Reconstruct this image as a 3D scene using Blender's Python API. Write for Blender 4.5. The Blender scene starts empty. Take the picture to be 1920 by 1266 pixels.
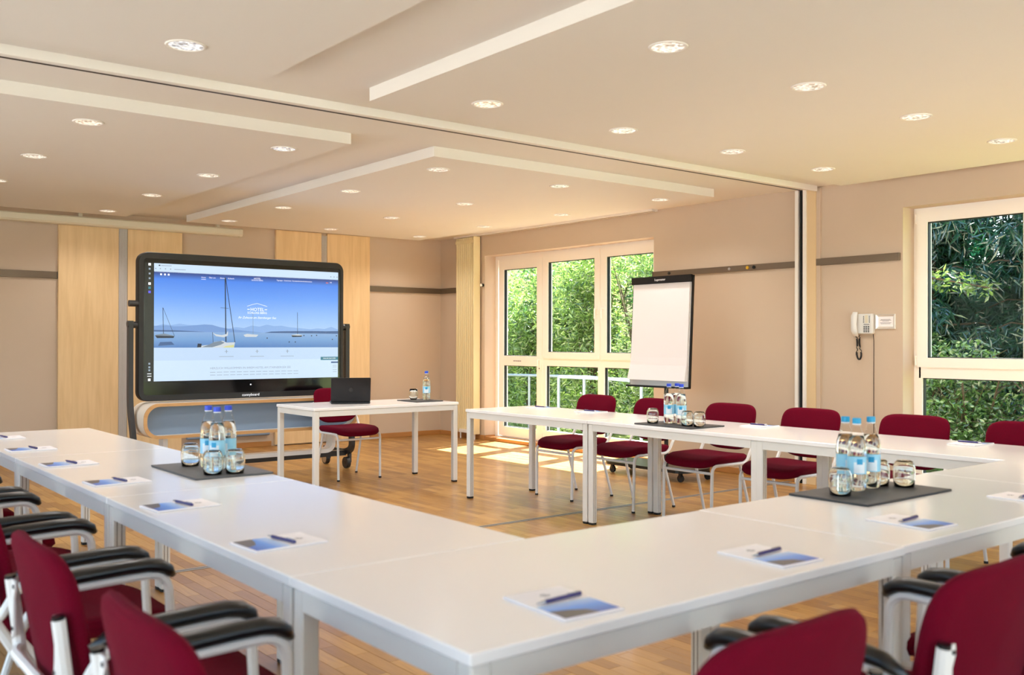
import bpy, bmesh, math, random
from mathutils import Vector, Matrix
random.seed(7)
PI = math.pi
scn = bpy.context.scene
C = scn.collection

# ---------------------------------------------------------------- camera
FPX = 1810.7
CAM_H = 1.283
yaw, pitch, roll = 0.673102, 7.72/1810.7, 0.00204
F = Vector((math.sin(yaw)*math.cos(pitch), math.cos(yaw)*math.cos(pitch), math.sin(pitch)))
R0 = Vector((math.cos(yaw), -math.sin(yaw), 0))
U0 = R0.cross(F)
Rv = R0*math.cos(roll) + U0*math.sin(roll)
Uv = U0*math.cos(roll) - R0*math.sin(roll)
cd = bpy.data.cameras.new('camera')
cd.sensor_width = 36.0
cd.lens = FPX*36.0/1920.0
cd.clip_start = 0.05
cd.dof.use_dof = True
cd.dof.focus_distance = 9.0
cd.dof.aperture_fstop = 3.6
cam = bpy.data.objects.new('camera', cd)
C.objects.link(cam)
m = Matrix((Rv, Uv, -F)).transposed().to_4x4()
m.translation = Vector((0, 0, CAM_H))
cam.matrix_world = m
scn.camera = cam

# ---------------------------------------------------------------- sky, sun, exposure
world = bpy.data.worlds.new('sky')
scn.world = world
world.use_nodes = True
wn = world.node_tree
bg = wn.nodes['Background']
sky = wn.nodes.new('ShaderNodeTexSky')
sky.sky_type = 'NISHITA'
sky.sun_disc = False
sun_dir = Vector((1.0, 0.27, 1.62)).normalized()       # towards the sun
sky.sun_elevation = math.asin(sun_dir.z)
sky.sun_rotation = math.atan2(sun_dir.x, sun_dir.y)
sky.ozone_density = 1.0
bg.inputs['Strength'].default_value = 0.8
wn.links.new(sky.outputs['Color'], bg.inputs['Color'])
sd = bpy.data.lights.new('sun', 'SUN')
sd.energy = 48.0
sd.angle = math.radians(0.53)
sd.color = (1.0, 0.97, 0.93)
sun = bpy.data.objects.new('sun', sd)
C.objects.link(sun)
sun.location = (20, 5, 30)
sun.rotation_euler = (-sun_dir).to_track_quat('-Z', 'Y').to_euler()

def portal(name, loc, direction, w, hgt):
    l = bpy.data.lights.new(name, 'AREA')
    l.shape = 'RECTANGLE'; l.size = w; l.size_y = hgt
    l.cycles.is_portal = True
    o = bpy.data.objects.new(name, l); C.objects.link(o)
    o.location = loc
    o.rotation_euler = Vector(direction).to_track_quat('-Z', 'Z').to_euler()
portal('daylight_portal', (7.9, 8.58, 1.2), (-1, 0, 0), 2.4, 3.0)
portal('daylight_portal', (7.9, 2.6, 1.2), (-1, 0, 0), 2.4, 3.4)
portal('daylight_portal', (2.6, -2.75, 1.3), (0, 1, 0), 8.2, 2.5)
portal('daylight_portal', (-1.87, 3.7, 1.28), (1, 0, 0), 2.5, 10.4)

scn.view_settings.view_transform = 'Standard'
scn.view_settings.look = 'None'
scn.view_settings.gamma = 1.0
scn.view_settings.use_curve_mapping = False
scn.view_settings.exposure = 0.05
scn.cycles.max_bounces = 10
scn.cycles.diffuse_bounces = 6
scn.cycles.glossy_bounces = 4
scn.cycles.transmission_bounces = 8
scn.cycles.transparent_max_bounces = 24
scn.cycles.sample_clamp_indirect = 6.0
LAMP_W = 30.0

# ---------------------------------------------------------------- materials
def lin(r, g, b):
    f = lambda c: ((c/255+0.055)/1.055)**2.4 if c/255 > 0.04045 else c/255/12.92
    return (f(r), f(g), f(b), 1.0)

MATS = {}
def mat(name, col, rough=0.5, metal=0.0, spec=0.5, noise=0.0, nscale=30.0, bump=0.0, bscale=200.0, sheen=0.0, coat=0.0, stretch=(1, 1, 1)):
    if name in MATS: return MATS[name]
    mt = bpy.data.materials.new(name); mt.use_nodes = True
    nt = mt.node_tree; b = nt.nodes['Principled BSDF']
    b.inputs['Base Color'].default_value = col
    b.inputs['Roughness'].default_value = rough
    b.inputs['Metallic'].default_value = metal
    b.inputs['Specular IOR Level'].default_value = spec
    b.inputs['Coat Weight'].default_value = coat
    b.inputs['Coat Roughness'].default_value = 0.08
    if sheen:
        b.inputs['Sheen Weight'].default_value = sheen
        b.inputs['Sheen Roughness'].default_value = 0.4
        b.inputs['Sheen Tint'].default_value = (1.0, 0.35, 0.5, 1)
    if noise or bump:
        tc = nt.nodes.new('ShaderNodeTexCoord'); mp = nt.nodes.new('ShaderNodeMapping')
        mp.inputs['Scale'].default_value = stretch
        nt.links.new(tc.outputs['Object'], mp.inputs['Vector'])
    if noise:
        n = nt.nodes.new('ShaderNodeTexNoise'); n.inputs['Scale'].default_value = nscale; n.inputs['Detail'].default_value = 5
        nt.links.new(mp.outputs['Vector'], n.inputs['Vector'])
        mx = nt.nodes.new('ShaderNodeMix'); mx.data_type = 'RGBA'
        mx.inputs['A'].default_value = tuple(c*(1-noise) for c in col[:3])+(1,)
        mx.inputs['B'].default_value = tuple(min(1, c*(1+noise)) for c in col[:3])+(1,)
        nt.links.new(n.outputs['Fac'], mx.inputs['Factor'])
        nt.links.new(mx.outputs['Result'], b.inputs['Base Color'])
    if bump:
        n2 = nt.nodes.new('ShaderNodeTexNoise'); n2.inputs['Scale'].default_value = bscale; n2.inputs['Detail'].default_value = 3
        nt.links.new(mp.outputs['Vector'], n2.inputs['Vector'])
        bp = nt.nodes.new('ShaderNodeBump'); bp.inputs['Strength'].default_value = bump; bp.inputs['Distance'].default_value = 0.003
        nt.links.new(n2.outputs['Fac'], bp.inputs['Height'])
        nt.links.new(bp.outputs['Normal'], b.inputs['Normal'])
    MATS[name] = mt
    return mt

def emit(name, col, strength=1.0):
    if name in MATS: return MATS[name]
    mt = bpy.data.materials.new(name); mt.use_nodes = True
    nt = mt.node_tree; b = nt.nodes['Principled BSDF']
    b.inputs['Base Color'].default_value = (0.01, 0.01, 0.01, 1)
    b.inputs['Roughness'].default_value = 0.25
    b.inputs['Emission Color'].default_value = col
    b.inputs['Emission Strength'].default_value = strength
    MATS[name] = mt
    return mt

def thin_glass(name, tint=(1, 1, 1, 1), refl=0.8, ior=4.0, base=0.025):
    mt = bpy.data.materials.new(name); mt.use_nodes = True
    nt = mt.node_tree; out = nt.nodes['Material Output']
    nt.nodes.remove(nt.nodes['Principled BSDF'])
    tr = nt.nodes.new('ShaderNodeBsdfTransparent'); tr.inputs['Color'].default_value = tint
    gl = nt.nodes.new('ShaderNodeBsdfGlossy'); gl.inputs['Roughness'].default_value = 0.0
    lw = nt.nodes.new('ShaderNodeLayerWeight'); lw.inputs['Blend'].default_value = 0.5
    pw = nt.nodes.new('ShaderNodeMath'); pw.operation = 'POWER'; pw.inputs[1].default_value = ior
    mu = nt.nodes.new('ShaderNodeMath'); mu.operation = 'MULTIPLY_ADD'; mu.inputs[1].default_value = refl; mu.inputs[2].default_value = base
    mx = nt.nodes.new('ShaderNodeMixShader')
    nt.links.new(lw.outputs['Facing'], pw.inputs[0]); nt.links.new(pw.outputs[0], mu.inputs[0]); nt.links.new(mu.outputs[0], mx.inputs['Fac'])
    nt.links.new(tr.outputs[0], mx.inputs[1]); nt.links.new(gl.outputs[0], mx.inputs[2])
    nt.links.new(mx.outputs[0], out.inputs['Surface'])
    MATS[name] = mt
    return mt

def water_mat(name='mineral_water', ior=1.33):
    mt = bpy.data.materials.new(name); mt.use_nodes = True
    b = mt.node_tree.nodes['Principled BSDF']
    b.inputs['Base Color'].default_value = (0.97, 1.0, 0.98, 1)
    b.inputs['Transmission Weight'].default_value = 1.0
    b.inputs['Roughness'].default_value = 0.0
    b.inputs['IOR'].default_value = ior
    MATS[name] = mt
    return mt

def wood_panel(name, c1, c2, vertical=True, rough=0.4):
    mt = bpy.data.materials.new(name); mt.use_nodes = True
    nt = mt.node_tree; b = nt.nodes['Principled BSDF']; b.inputs['Roughness'].default_value = rough
    tc = nt.nodes.new('ShaderNodeTexCoord'); mp = nt.nodes.new('ShaderNodeMapping')
    mp.inputs['Scale'].default_value = (9, 9, 0.8) if vertical else (0.8, 9, 9)
    nt.links.new(tc.outputs['Object'], mp.inputs['Vector'])
    n = nt.nodes.new('ShaderNodeTexNoise'); n.inputs['Scale'].default_value = 2.2; n.inputs['Detail'].default_value = 8; n.inputs['Distortion'].default_value = 0.6
    nt.links.new(mp.outputs['Vector'], n.inputs['Vector'])
    r = nt.nodes.new('ShaderNodeValToRGB')
    r.color_ramp.elements[0].position = 0.3; r.color_ramp.elements[0].color = c1
    r.color_ramp.elements[1].position = 0.72; r.color_ramp.elements[1].color = c2
    nt.links.new(n.outputs['Fac'], r.inputs['Fac']); nt.links.new(r.outputs['Color'], b.inputs['Base Color'])
    MATS[name] = mt
    return mt

PW, PL = 0.07, 0.42      # parquet strip
def parquet_mat():
    mt = bpy.data.materials.new('oak_parquet'); mt.use_nodes = True
    nt = mt.node_tree; b = nt.nodes['Principled BSDF']
    N = nt.nodes.new; L = nt.links.new
    geo = N('ShaderNodeNewGeometry'); sx = N('ShaderNodeSeparateXYZ'); L(geo.outputs['Position'], sx.inputs[0])
    def mth(op, a, bb=None):
        n = N('ShaderNodeMath'); n.operation = op
        for k, v in enumerate((a, bb)):
            if v is None: continue
            if isinstance(v, (int, float)): n.inputs[k].default_value = v
            else: L(v, n.inputs[k])
        return n.outputs[0]
    i = mth('FLOOR', mth('DIVIDE', sx.outputs['X'], PW))
    off = mth('FRACT', mth('MULTIPLY', i, 0.381966))
    j = mth('FLOOR', mth('ADD', mth('DIVIDE', sx.outputs['Y'], PL), off))
    cx = N('ShaderNodeCombineXYZ'); L(i, cx.inputs[0]); L(j, cx.inputs[1])
    wn_ = N('ShaderNodeTexWhiteNoise'); wn_.noise_dimensions = '2D'; L(cx.outputs[0], wn_.inputs['Vector'])
    r = N('ShaderNodeValToRGB')
    e = r.color_ramp.elements
    e[0].position = 0.0; e[0].color = lin(148, 102, 46)
    e[1].position = 1.0; e[1].color = lin(186, 141, 74)
    k = e.new(0.5); k.color = lin(168, 122, 58)
    L(wn_.outputs['Value'], r.inputs['Fac'])
    mp = N('ShaderNodeMapping'); mp.inputs['Scale'].default_value = (60, 4, 1)
    ad = N('ShaderNodeVectorMath'); ad.operation = 'ADD'; L(geo.outputs['Position'], ad.inputs[0]); L(wn_.outputs['Color'], ad.inputs[1])
    L(ad.outputs[0], mp.inputs['Vector'])
    n = N('ShaderNodeTexNoise'); n.inputs['Scale'].default_value = 1.5; n.inputs['Detail'].default_value = 6; L(mp.outputs[0], n.inputs['Vector'])
    mx = N('ShaderNodeMix'); mx.data_type = 'RGBA'; mx.blend_type = 'MULTIPLY'; mx.inputs['Factor'].default_value = 0.5
    g = N('ShaderNodeValToRGB'); g.color_ramp.elements[0].color = (0.62, 0.56, 0.5, 1); g.color_ramp.elements[0].position = 0.3; g.color_ramp.elements[1].position = 0.65
    L(n.outputs['Fac'], g.inputs['Fac']); L(r.outputs['Color'], mx.inputs['A']); L(g.outputs['Color'], mx.inputs['B'])
    L(mx.outputs['Result'], b.inputs['Base Color'])
    b.inputs['Roughness'].default_value = 0.38
    b.inputs['Coat Weight'].default_value = 0.28
    b.inputs['Coat Roughness'].default_value = 0.13
    MATS['oak_parquet'] = mt
    return mt

def leaf_mat(name, c1, c2, trans=0.45):
    mt = bpy.data.materials.new(name); mt.use_nodes = True
    nt = mt.node_tree; out = nt.nodes['Material Output']; nt.nodes.remove(nt.nodes['Principled BSDF'])
    N = nt.nodes.new; L = nt.links.new
    geo = N('ShaderNodeNewGeometry'); r = N('ShaderNodeValToRGB')
    r.color_ramp.elements[0].color = c1; r.color_ramp.elements[1].color = c2
    L(geo.outputs['Random Per Island'], r.inputs['Fac'])
    d = N('ShaderNodeBsdfDiffuse'); t = N('ShaderNodeBsdfTranslucent'); g = N('ShaderNodeBsdfGlossy'); g.inputs['Roughness'].default_value = 0.28
    L(r.outputs['Color'], d.inputs['Color'])
    hs = N('ShaderNodeHueSaturation'); hs.inputs['Saturation'].default_value = 1.15; hs.inputs['Value'].default_value = 1.5; L(r.outputs['Color'], hs.inputs['Color']); L(hs.outputs['Color'], t.inputs['Color'])
    a = N('ShaderNodeMixShader'); a.inputs['Fac'].default_value = trans; L(d.outputs[0], a.inputs[1]); L(t.outputs[0], a.inputs[2])
    bb = N('ShaderNodeMixShader'); bb.inputs['Fac'].default_value = 0.12; L(a.outputs[0], bb.inputs[1]); L(g.outputs[0], bb.inputs[2])
    L(bb.outputs[0], out.inputs['Surface'])
    MATS[name] = mt
    return mt

mat('wall_paint', lin(197, 178, 157), 0.75, noise=0.02, nscale=4, bump=0.15, bscale=160)
mat('ceiling_paint', lin(221, 216, 209), 0.8, noise=0.01, nscale=3)
mat('ceiling_edge', lin(228, 224, 217), 0.7)
mat('white_laminate', lin(243, 240, 238), 0.16, spec=0.5)
mat('laminate_edge', lin(240, 238, 236), 0.3)
mat('grey_lacquer', lin(224, 221, 215), 0.35)
mat('white_tube', lin(232, 230, 227), 0.28)
mat('black_plastic', lin(9, 10, 12), 0.3)
mat('black_rubber', lin(20, 20, 21), 0.6)
mat('burgundy_fabric', lin(98, 5, 29), 0.95, spec=0.08, noise=0.12, nscale=90, bump=0.25, bscale=900, sheen=0.05)
mat('anthracite_metal', lin(52, 51, 52), 0.38, metal=0.2)
mat('dark_bezel', lin(28, 27, 28), 0.45)
mat('screen_black', lin(8, 8, 10), 0.12)
mat('brushed_steel', lin(124, 110, 94), 0.35, metal=0.7, noise=0.1, nscale=40, stretch=(1, 1, 30))
mat('strip_metal', lin(192, 188, 184), 0.45, metal=0.1, noise=0.06, nscale=60, stretch=(1, 1, 0.1))
mat('pvc_white', lin(246, 241, 233), 0.35)
mat('post_cream', lin(214, 188, 146), 0.5)
mat('gasket', lin(30, 36, 36), 0.5)
mat('slate', lin(52, 51, 52), 0.55, noise=0.25, nscale=60, bump=0.3, bscale=90)
mat('slate_grey', lin(86, 84, 84), 0.5, noise=0.3, nscale=45, bump=0.3, bscale=90)
mat('paper', lin(238, 233, 234), 0.7)
mat('cream_radiator', lin(226, 211, 166), 0.4)
mat('casing_beige', lin(212, 204, 182), 0.5)
mat('baseboard_oak', lin(176, 122, 66), 0.4, noise=0.12, nscale=8, stretch=(1, 1, 6))
mat('handset_white', lin(214, 214, 212), 0.35)
mat('key_black', lin(20, 20, 24), 0.5)
mat('pen_blue', lin(44, 36, 104), 0.3)
mat('silver', lin(190, 190, 192), 0.25, metal=0.9)
mat('cap_blue', lin(28, 66, 200), 0.35)
mat('cap_cyan', lin(20, 150, 200), 0.35)
mat('label_blue', lin(150, 208, 236), 0.4)
mat('label_white', lin(226, 232, 240), 0.4)
mat('laptop_grey', lin(34, 34, 37), 0.35, metal=0.5)
mat('logo_black', lin(8, 8, 9), 0.12)
mat('silver_sticker', lin(224, 221, 216), 0.25, metal=0.4)
mat('ink', lin(120, 118, 122), 0.7)
mat('lowboard_shell', lin(226, 214, 200), 0.4)
mat('lowboard_panel', lin(124, 144, 168), 0.45)
mat('lawn', lin(126, 140, 70), 0.9, noise=0.35, nscale=9)
mat('pale_stone', lin(176, 171, 163), 0.8, noise=0.08, nscale=5)
mat('bark', lin(78, 66, 48), 0.9, noise=0.3, nscale=30)
mat('facade_cream', lin(240, 214, 160), 0.8)
mat('roof_tile', lin(150, 80, 60), 0.8)
mat('galvanised', lin(140, 152, 160), 0.4, metal=0.3)
mat('track_grey', lin(150, 145, 138), 0.4, metal=0.3)
mat('track_dark', lin(40, 30, 24), 0.6)
mat('magnet_yellow', lin(214, 170, 40), 0.4)
mat('magnet_silver', lin(196, 196, 196), 0.3, metal=0.8)
wood_panel('maple_veneer', lin(220, 188, 140), lin(234, 204, 158))
wood_panel('maple_edge', lin(190, 144, 92), lin(206, 162, 108), vertical=False)
parquet_mat()
thin_glass('window_glass', (0.97, 0.99, 0.98, 1), 0.2, 6.0, 0.003)
thin_glass('tumbler_glass', (0.97, 0.98, 0.98, 1), 0.75, 3.0)
thin_glass('bottle_glass', (0.97, 0.98, 0.98, 1), 0.6, 3.0)
water_mat()
water_mat('clear_glass', 1.48)
leaf_mat('leaf_sunny', lin(40, 80, 28), lin(168, 192, 112))  # leaf colours carry dark inner shade and pale sun highlights
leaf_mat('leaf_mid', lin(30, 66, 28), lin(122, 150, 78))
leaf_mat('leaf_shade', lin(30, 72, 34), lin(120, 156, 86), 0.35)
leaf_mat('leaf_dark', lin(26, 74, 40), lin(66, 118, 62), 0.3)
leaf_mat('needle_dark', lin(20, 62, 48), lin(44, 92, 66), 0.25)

# ---------------------------------------------------------------- mesh helpers
class MB:
    def __init__(self): self.v = []; self.f = []
    def add(self, vs, fs):
        b = len(self.v); self.v += [tuple(p) for p in vs]; self.f += [tuple(b+i for i in q) for q in fs]
        return self
    def box(self, x0, x1, y0, y1, z0, z1):
        vs = [(x, y, z) for z in (z0, z1) for y in (y0, y1) for x in (x0, x1)]
        return self.add(vs, [(0, 2, 3, 1), (4, 5, 7, 6), (0, 1, 5, 4), (2, 6, 7, 3), (0, 4, 6, 2), (1, 3, 7, 5)])
    def bbox(self, x0, x1, y0, y1, z0, z1, b=0.004):
        # box with chamfered vertical and top/bottom edges
        rings = []
        for z, i in ((z0, b), (z0+b, 0), (z1-b, 0), (z1, b)):
            c = b
            X0, X1, Y0, Y1 = x0+i, x1-i, y0+i, y1-i
            rings.append([(X0+c, Y0, z), (X1-c, Y0, z), (X1, Y0+c, z), (X1, Y1-c, z), (X1-c, Y1, z), (X0+c, Y1, z), (X0, Y1-c, z), (X0, Y0+c, z)])
        return self.rings(rings, True)
    def rings(self, rings, caps=True, closed=True):
        n = len(rings[0]); vs = [p for r in rings for p in r]; fs = []
        for a in range(len(rings)-1):
            for k in range(n if closed else n-1):
                k2 = (k+1) % n
                fs.append((a*n+k, a*n+k2, (a+1)*n+k2, (a+1)*n+k))
        if caps:
            fs.append(tuple(reversed(range(n)))); fs.append(tuple((len(rings)-1)*n+k for k in range(n)))
        return self.add(vs, fs)
    def tube(self, pts, r, n=8, caps=True):
        P = [Vector(p) for p in pts]; rr = r if isinstance(r, (list, tuple)) else [r]*len(P)
        rings = []; up = None
        for k, p in enumerate(P):
            t = (P[min(k+1, len(P)-1)]-P[max(k-1, 0)]).normalized()
            if up is None:
                up = t.orthogonal().normalized()
            else:
                up = (up - t*up.dot(t)).normalized()
            s = t.cross(up)
            rings.append([p+(up*math.cos(2*PI*q/n)+s*math.sin(2*PI*q/n))*rr[k] for q in range(n)])
        return self.rings(rings, caps)
    def sweep(self, pts, prof, side):
        # constant profile swept along a path; prof in (side, normal) axes, side fixed
        P = [Vector(p) for p in pts]; sd = Vector(side); rings = []
        for k, p in enumerate(P):
            t = (P[min(k+1, len(P)-1)]-P[max(k-1, 0)]).normalized(); nn = t.cross(sd).normalized()
            rings.append([p+sd*a+nn*b for a, b in prof])
        return self.rings(rings, True)
    def lathe(self, prof, c=(0, 0, 0), n=20, caps=False):
        rings = [[(c[0]+r*math.cos(2*PI*k/n), c[1]+r*math.sin(2*PI*k/n), c[2]+z) for k in range(n)] for r, z in prof]
        return self.rings(rings, caps)
    def prism(self, poly, axis, a, b):
        # poly in the two other axes, extruded along axis
        def P(p, q):
            return {'x': (q, p[0], p[1]), 'y': (p[0], q, p[1]), 'z': (p[0], p[1], q)}[axis]
        return self.rings([[P(p, a) for p in poly], [P(p, b) for p in poly]], True)
    def mesh(self, name, material, smooth=False, fix=True):
        me = bpy.data.meshes.new(name); me.from_pydata(self.v, [], self.f)
        if fix:
            bm = bmesh.new(); bm.from_mesh(me); bmesh.ops.recalc_face_normals(bm, faces=bm.faces); bm.to_mesh(me); bm.free()
        me.materials.append(MATS[material])
        if smooth:
            me.polygons.foreach_set('use_smooth', [True]*len(me.polygons))
            if smooth != 'all' and hasattr(me, 'set_sharp_from_angle'): me.set_sharp_from_angle(angle=math.radians(42))
        me.update()
        return me
    def build(self, name, material, parent=None, smooth=False, label=None, fix=True):
        return link(name, self.mesh(name, material, smooth, fix), parent, label)

def link(name, data, parent=None, label=None):
    o = bpy.data.objects.new(name, data); C.objects.link(o)
    if parent is not None: o.parent = parent
    if label: o['label'] = label
    return o
def thing(name, label, cat, loc=(0, 0, 0), rz=0.0, group=None):
    o = link(name, None); o.empty_display_size = 0.1
    o.location = loc; o.rotation_euler = (0, 0, rz)
    return tag(o, label, cat, group)
def tag(o, label, cat, group=None):
    o['label'] = label; o['category'] = cat
    if group: o['group'] = group
    return o
def struct(o):
    o['kind'] = 'structure'; return o
def stuff(o):
    o['kind'] = 'stuff'; return o
def dup(root, loc=None, rz=None, label=None):
    r = root.copy(); C.objects.link(r)
    if loc is not None: r.location = loc
    if rz is not None: r.rotation_euler = (0, 0, rz)
    if label: r['label'] = label
    for ch in list(root.children):
        c = ch.copy(); C.objects.link(c); c.parent = r
        for g in list(ch.children):
            d = g.copy(); C.objects.link(d); d.parent = c
    return r
def fillet(pts, rad, n=5):
    P = [Vector(p) for p in pts]; out = [P[0]]
    for k in range(1, len(P)-1):
        a = P[k-1]-P[k]; b = P[k+1]-P[k]
        r = min(rad, a.length*0.49, b.length*0.49)
        p0 = P[k]+a.normalized()*r; p1 = P[k]+b.normalized()*r
        for q in range(n+1):
            t = q/n; out.append(p0*(1-t)**2+P[k]*2*t*(1-t)+p1*t*t)
    out.append(P[-1])
    return out
def rrect(x0, x1, y0, y1, r, n=6):
    pts = []
    for cx, cy, a0 in ((x1-r, y1-r, 0), (x0+r, y1-r, 90), (x0+r, y0+r, 180), (x1-r, y0+r, 270)):
        for k in range(n+1):
            a = math.radians(a0+90*k/n); pts.append((cx+r*math.cos(a), cy+r*math.sin(a)))
    return pts
def text_mesh(body, size, material, align='CENTER', shear=0.0, extrude=0.0002, spacing=1.0):
    cu = bpy.data.curves.new('writing', 'FONT'); cu.body = body; cu.size = size; cu.align_x = align; cu.shear = shear
    cu.extrude = extrude; cu.space_character = spacing; cu.resolution_u = 2
    o = bpy.data.objects.new('writing', cu); C.objects.link(o)
    dg = bpy.context.evaluated_depsgraph_get()
    me = bpy.data.meshes.new_from_object(o.evaluated_get(dg))
    bpy.data.objects.remove(o); bpy.data.curves.remove(cu)
    me.materials.clear(); me.materials.append(MATS[material])
    return me

# ================================================================ ROOM
XW, YW = 7.575, 11.09        # window wall, screen wall (inner faces)
XL, YR = -1.6, -2.6          # left wall, rear wall
ZC, ZP = 2.684, 2.610        # ceiling, lowered panels
WT = 0.30

# ---- floor: screed below, parquet strips proud of it
fl = struct(MB().box(XL-0.2, XW+WT, YR-0.2, YW+0.2, -0.2, -0.008).build('floor', 'track_dark'))
plank = MB().bbox(0.0005, PW-0.0005, 0.0006, PL-0.0006, -0.010, 0.0, 0.0008)
pm = plank.mesh('plank', 'oak_parquet')
near = []; rest = MB()
for i in range(int(XL/PW)-1, int(XW/PW)+1):
    off = (i*0.381966) % 1.0
    for j in range(int(YR/PL)-2, int(YW/PL)+2):
        x0 = i*PW; y0 = (j-off)*PL
        xa, xb = max(x0, XL), min(x0+PW, XW+0.02); ya, yb = max(y0, YR), min(y0+PL, YW)
        if xb-xa < 0.004 or yb-ya < 0.004: continue
        full = (xb-xa > PW-1e-6) and (yb-ya > PL-1e-6)
        # where the bare floor shows in the photograph: aisle inside the U and the strip left of the tables
        cx, cy = x0+PW/2, y0+PL/2
        d = cx*math.sin(yaw)+cy*math.cos(yaw); rr = cx*math.cos(yaw)-cy*math.sin(yaw)
        vis = d > 2.0 and abs(rr/d) < 0.53 and CAM_H/d*FPX < 640
        hid = 1.0 < cx < 5.4 and cy < 2.4
        if full and vis and not hid: near.append((d, i, j, x0, y0))
        else: rest.bbox(xa+0.0005, xb-0.0005, ya+0.0006, yb-0.0006, -0.010, 0.0, 0.0008)
near.sort()
for k, (d, i, j, x0, y0) in enumerate(near):
    if k < 300:
        o = link('plank', pm, fl); o.location = (x0, y0, 0)
    else:
        rest.bbox(x0+0.0005, x0+PW-0.0005, y0+0.0006, y0+PL-0.0006, -0.010, 0.0, 0.0008)
stuff(rest.build('plank_field', 'oak_parquet', fl, fix=False))
tr = MB(); tr.box(XL, XW-0.03, 5.335, 5.352, 0.0005, 0.003); tr.box(XL, XW-0.03, 5.368, 5.385, 0.0005, 0.003)
struct(tr.build('trim_1', 'track_grey'))
MB().box(XL, XW-0.03, 5.352, 5.368, 0.0003, 0.0012).build('track_groove', 'track_dark', bpy.data.objects['trim_1'])

# ---- ceiling with lowered panels
struct(MB().box(XL-0.2, XW+WT, YR-0.2, YW+0.2, ZC, ZC+0.25).build('ceiling', 'ceiling_paint'))
ce = bpy.data.objects['ceiling']
for (x0, x1, y0, y1) in ((-1.2, 2.07, -2.2, 4.66), (2.705, 7.28, -2.2, 4.66), (-1.2, 3.20, 5.755, 10.62), (3.87, 6.95, 5.755, 10.68)):
    p = MB().box(x0, x1, y0, y1, ZP, ZC+0.001).build('ceiling_panel', 'ceiling_paint', ce)
MB().box(XL, XW-0.05, 5.056, 5.085, 2.637, ZC+0.001).build('track_lip', 'ceiling_edge', ce)
MB().box(XL, XW-0.05, 5.085, 5.226, 2.668, ZC+0.001).build('track_soffit', 'ceiling_paint', ce)
MB().box(XL, XW-0.05, 5.226, 5.250, 2.667, ZC+0.001).build('track_slot', 'track_dark', ce)
MB().box(XL, XW-0.05, 5.250, 5.420, 2.668, ZC+0.001).build('track_soffit', 'ceiling_paint', ce)

# ---- walls
struct(MB().box(XL-0.2, XW+WT, YW, YW+0.2, -0.2, ZC+0.01).build('wall_back', 'wall_paint'))
LW = (-1.4, 8.8, 0.10, 2.45)        # left window band y0,y1,z0,z1; lengthened to brighten the back-left wall
wl = MB()
wl.box(XL-0.25, XL, YR-0.2, LW[0], -0.2, ZC+0.01); wl.box(XL-0.25, XL, LW[1], YW, -0.2, ZC+0.01)
wl.box(XL-0.25, XL, LW[0], LW[1], -0.2, LW[2]); wl.box(XL-0.25, XL, LW[0], LW[1], LW[3], ZC+0.01)
struct(wl.build('wall_left', 'wall_paint'))
wq = struct(link('window_4', None)); fm = MB(); dy = (LW[1]-LW[0])/7
for k in range(8):
    y = LW[0]+k*dy; fm.box(XL-0.14, XL-0.06, max(LW[0], y-0.05), min(LW[1], y+0.05), LW[2], LW[3])
fm.box(XL-0.14, XL-0.06, LW[0], LW[1], LW[2], LW[2]+0.08); fm.box(XL-0.14, XL-0.06, LW[0], LW[1], LW[3]-0.08, LW[3])
fm.build('window_frame', 'pvc_white', wq)
for k in range(7):
    MB().box(XL-0.105, XL-0.10, LW[0]+k*dy+0.05, LW[0]+(k+1)*dy-0.05, LW[2]+0.08, LW[3]-0.08).build('pane', 'window_glass', wq)
W1 = (7.085, 10.073, 0.0, 2.40)     # y0,y1,z0,z1 opening 1
W2 = (1.05, 4.268, 0.0, 2.412)
wr = MB()
for y0, y1, z0, z1 in ((W1[1], YW+0.2, -0.2, ZC+0.01), (W2[1], W1[0], -0.2, ZC+0.01), (YR-0.2, W2[0], -0.2, ZC+0.01),
                       (W1[0], W1[1], W1[3], ZC+0.01), (W2[0], W2[1], W2[3], ZC+0.01), (W1[0], W1[1], -0.2, 0.0), (W2[0], W2[1], -0.2, 0.0)):
    wr.box(XW, XW+WT, y0, y1, z0, z1)
struct(wr.build('wall_right', 'wall_paint'))
RW = (-0.9, 6.9, 0.10, 2.45)        # rear window opening x0,x1,z0,z1
wb = MB()
wb.box(XL-0.2, RW[0], YR-0.25, YR, -0.2, ZC+0.01); wb.box(RW[1], XW+WT, YR-0.25, YR, -0.2, ZC+0.01)
wb.box(RW[0], RW[1], YR-0.25, YR, RW[3], ZC+0.01); wb.box(RW[0], RW[1], YR-0.25, YR, -0.2, RW[2])
struct(wb.build('wall_front', 'wall_paint'))
# rear window band
wo = struct(link('window_3', None)); wo.location = (0, 0, 0)
fm = MB(); n = 5; dx = (RW[1]-RW[0])/n
for k in range(n+1):
    x = RW[0]+k*dx; fm.box(max(RW[0], x-0.05), min(RW[1], x+0.05), YR-0.14, YR-0.06, RW[2], RW[3])
fm.box(RW[0], RW[1], YR-0.14, YR-0.06, RW[2], RW[2]+0.08); fm.box(RW[0], RW[1], YR-0.14, YR-0.06, RW[3]-0.08, RW[3])
fm.build('window_frame', 'pvc_white', wo)
for k in range(n):
    MB().box(RW[0]+k*dx+0.05, RW[0]+(k+1)*dx-0.05, YR-0.105, YR-0.10, RW[2]+0.08, RW[3]-0.08).build('pane', 'window_glass', wo)

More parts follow.
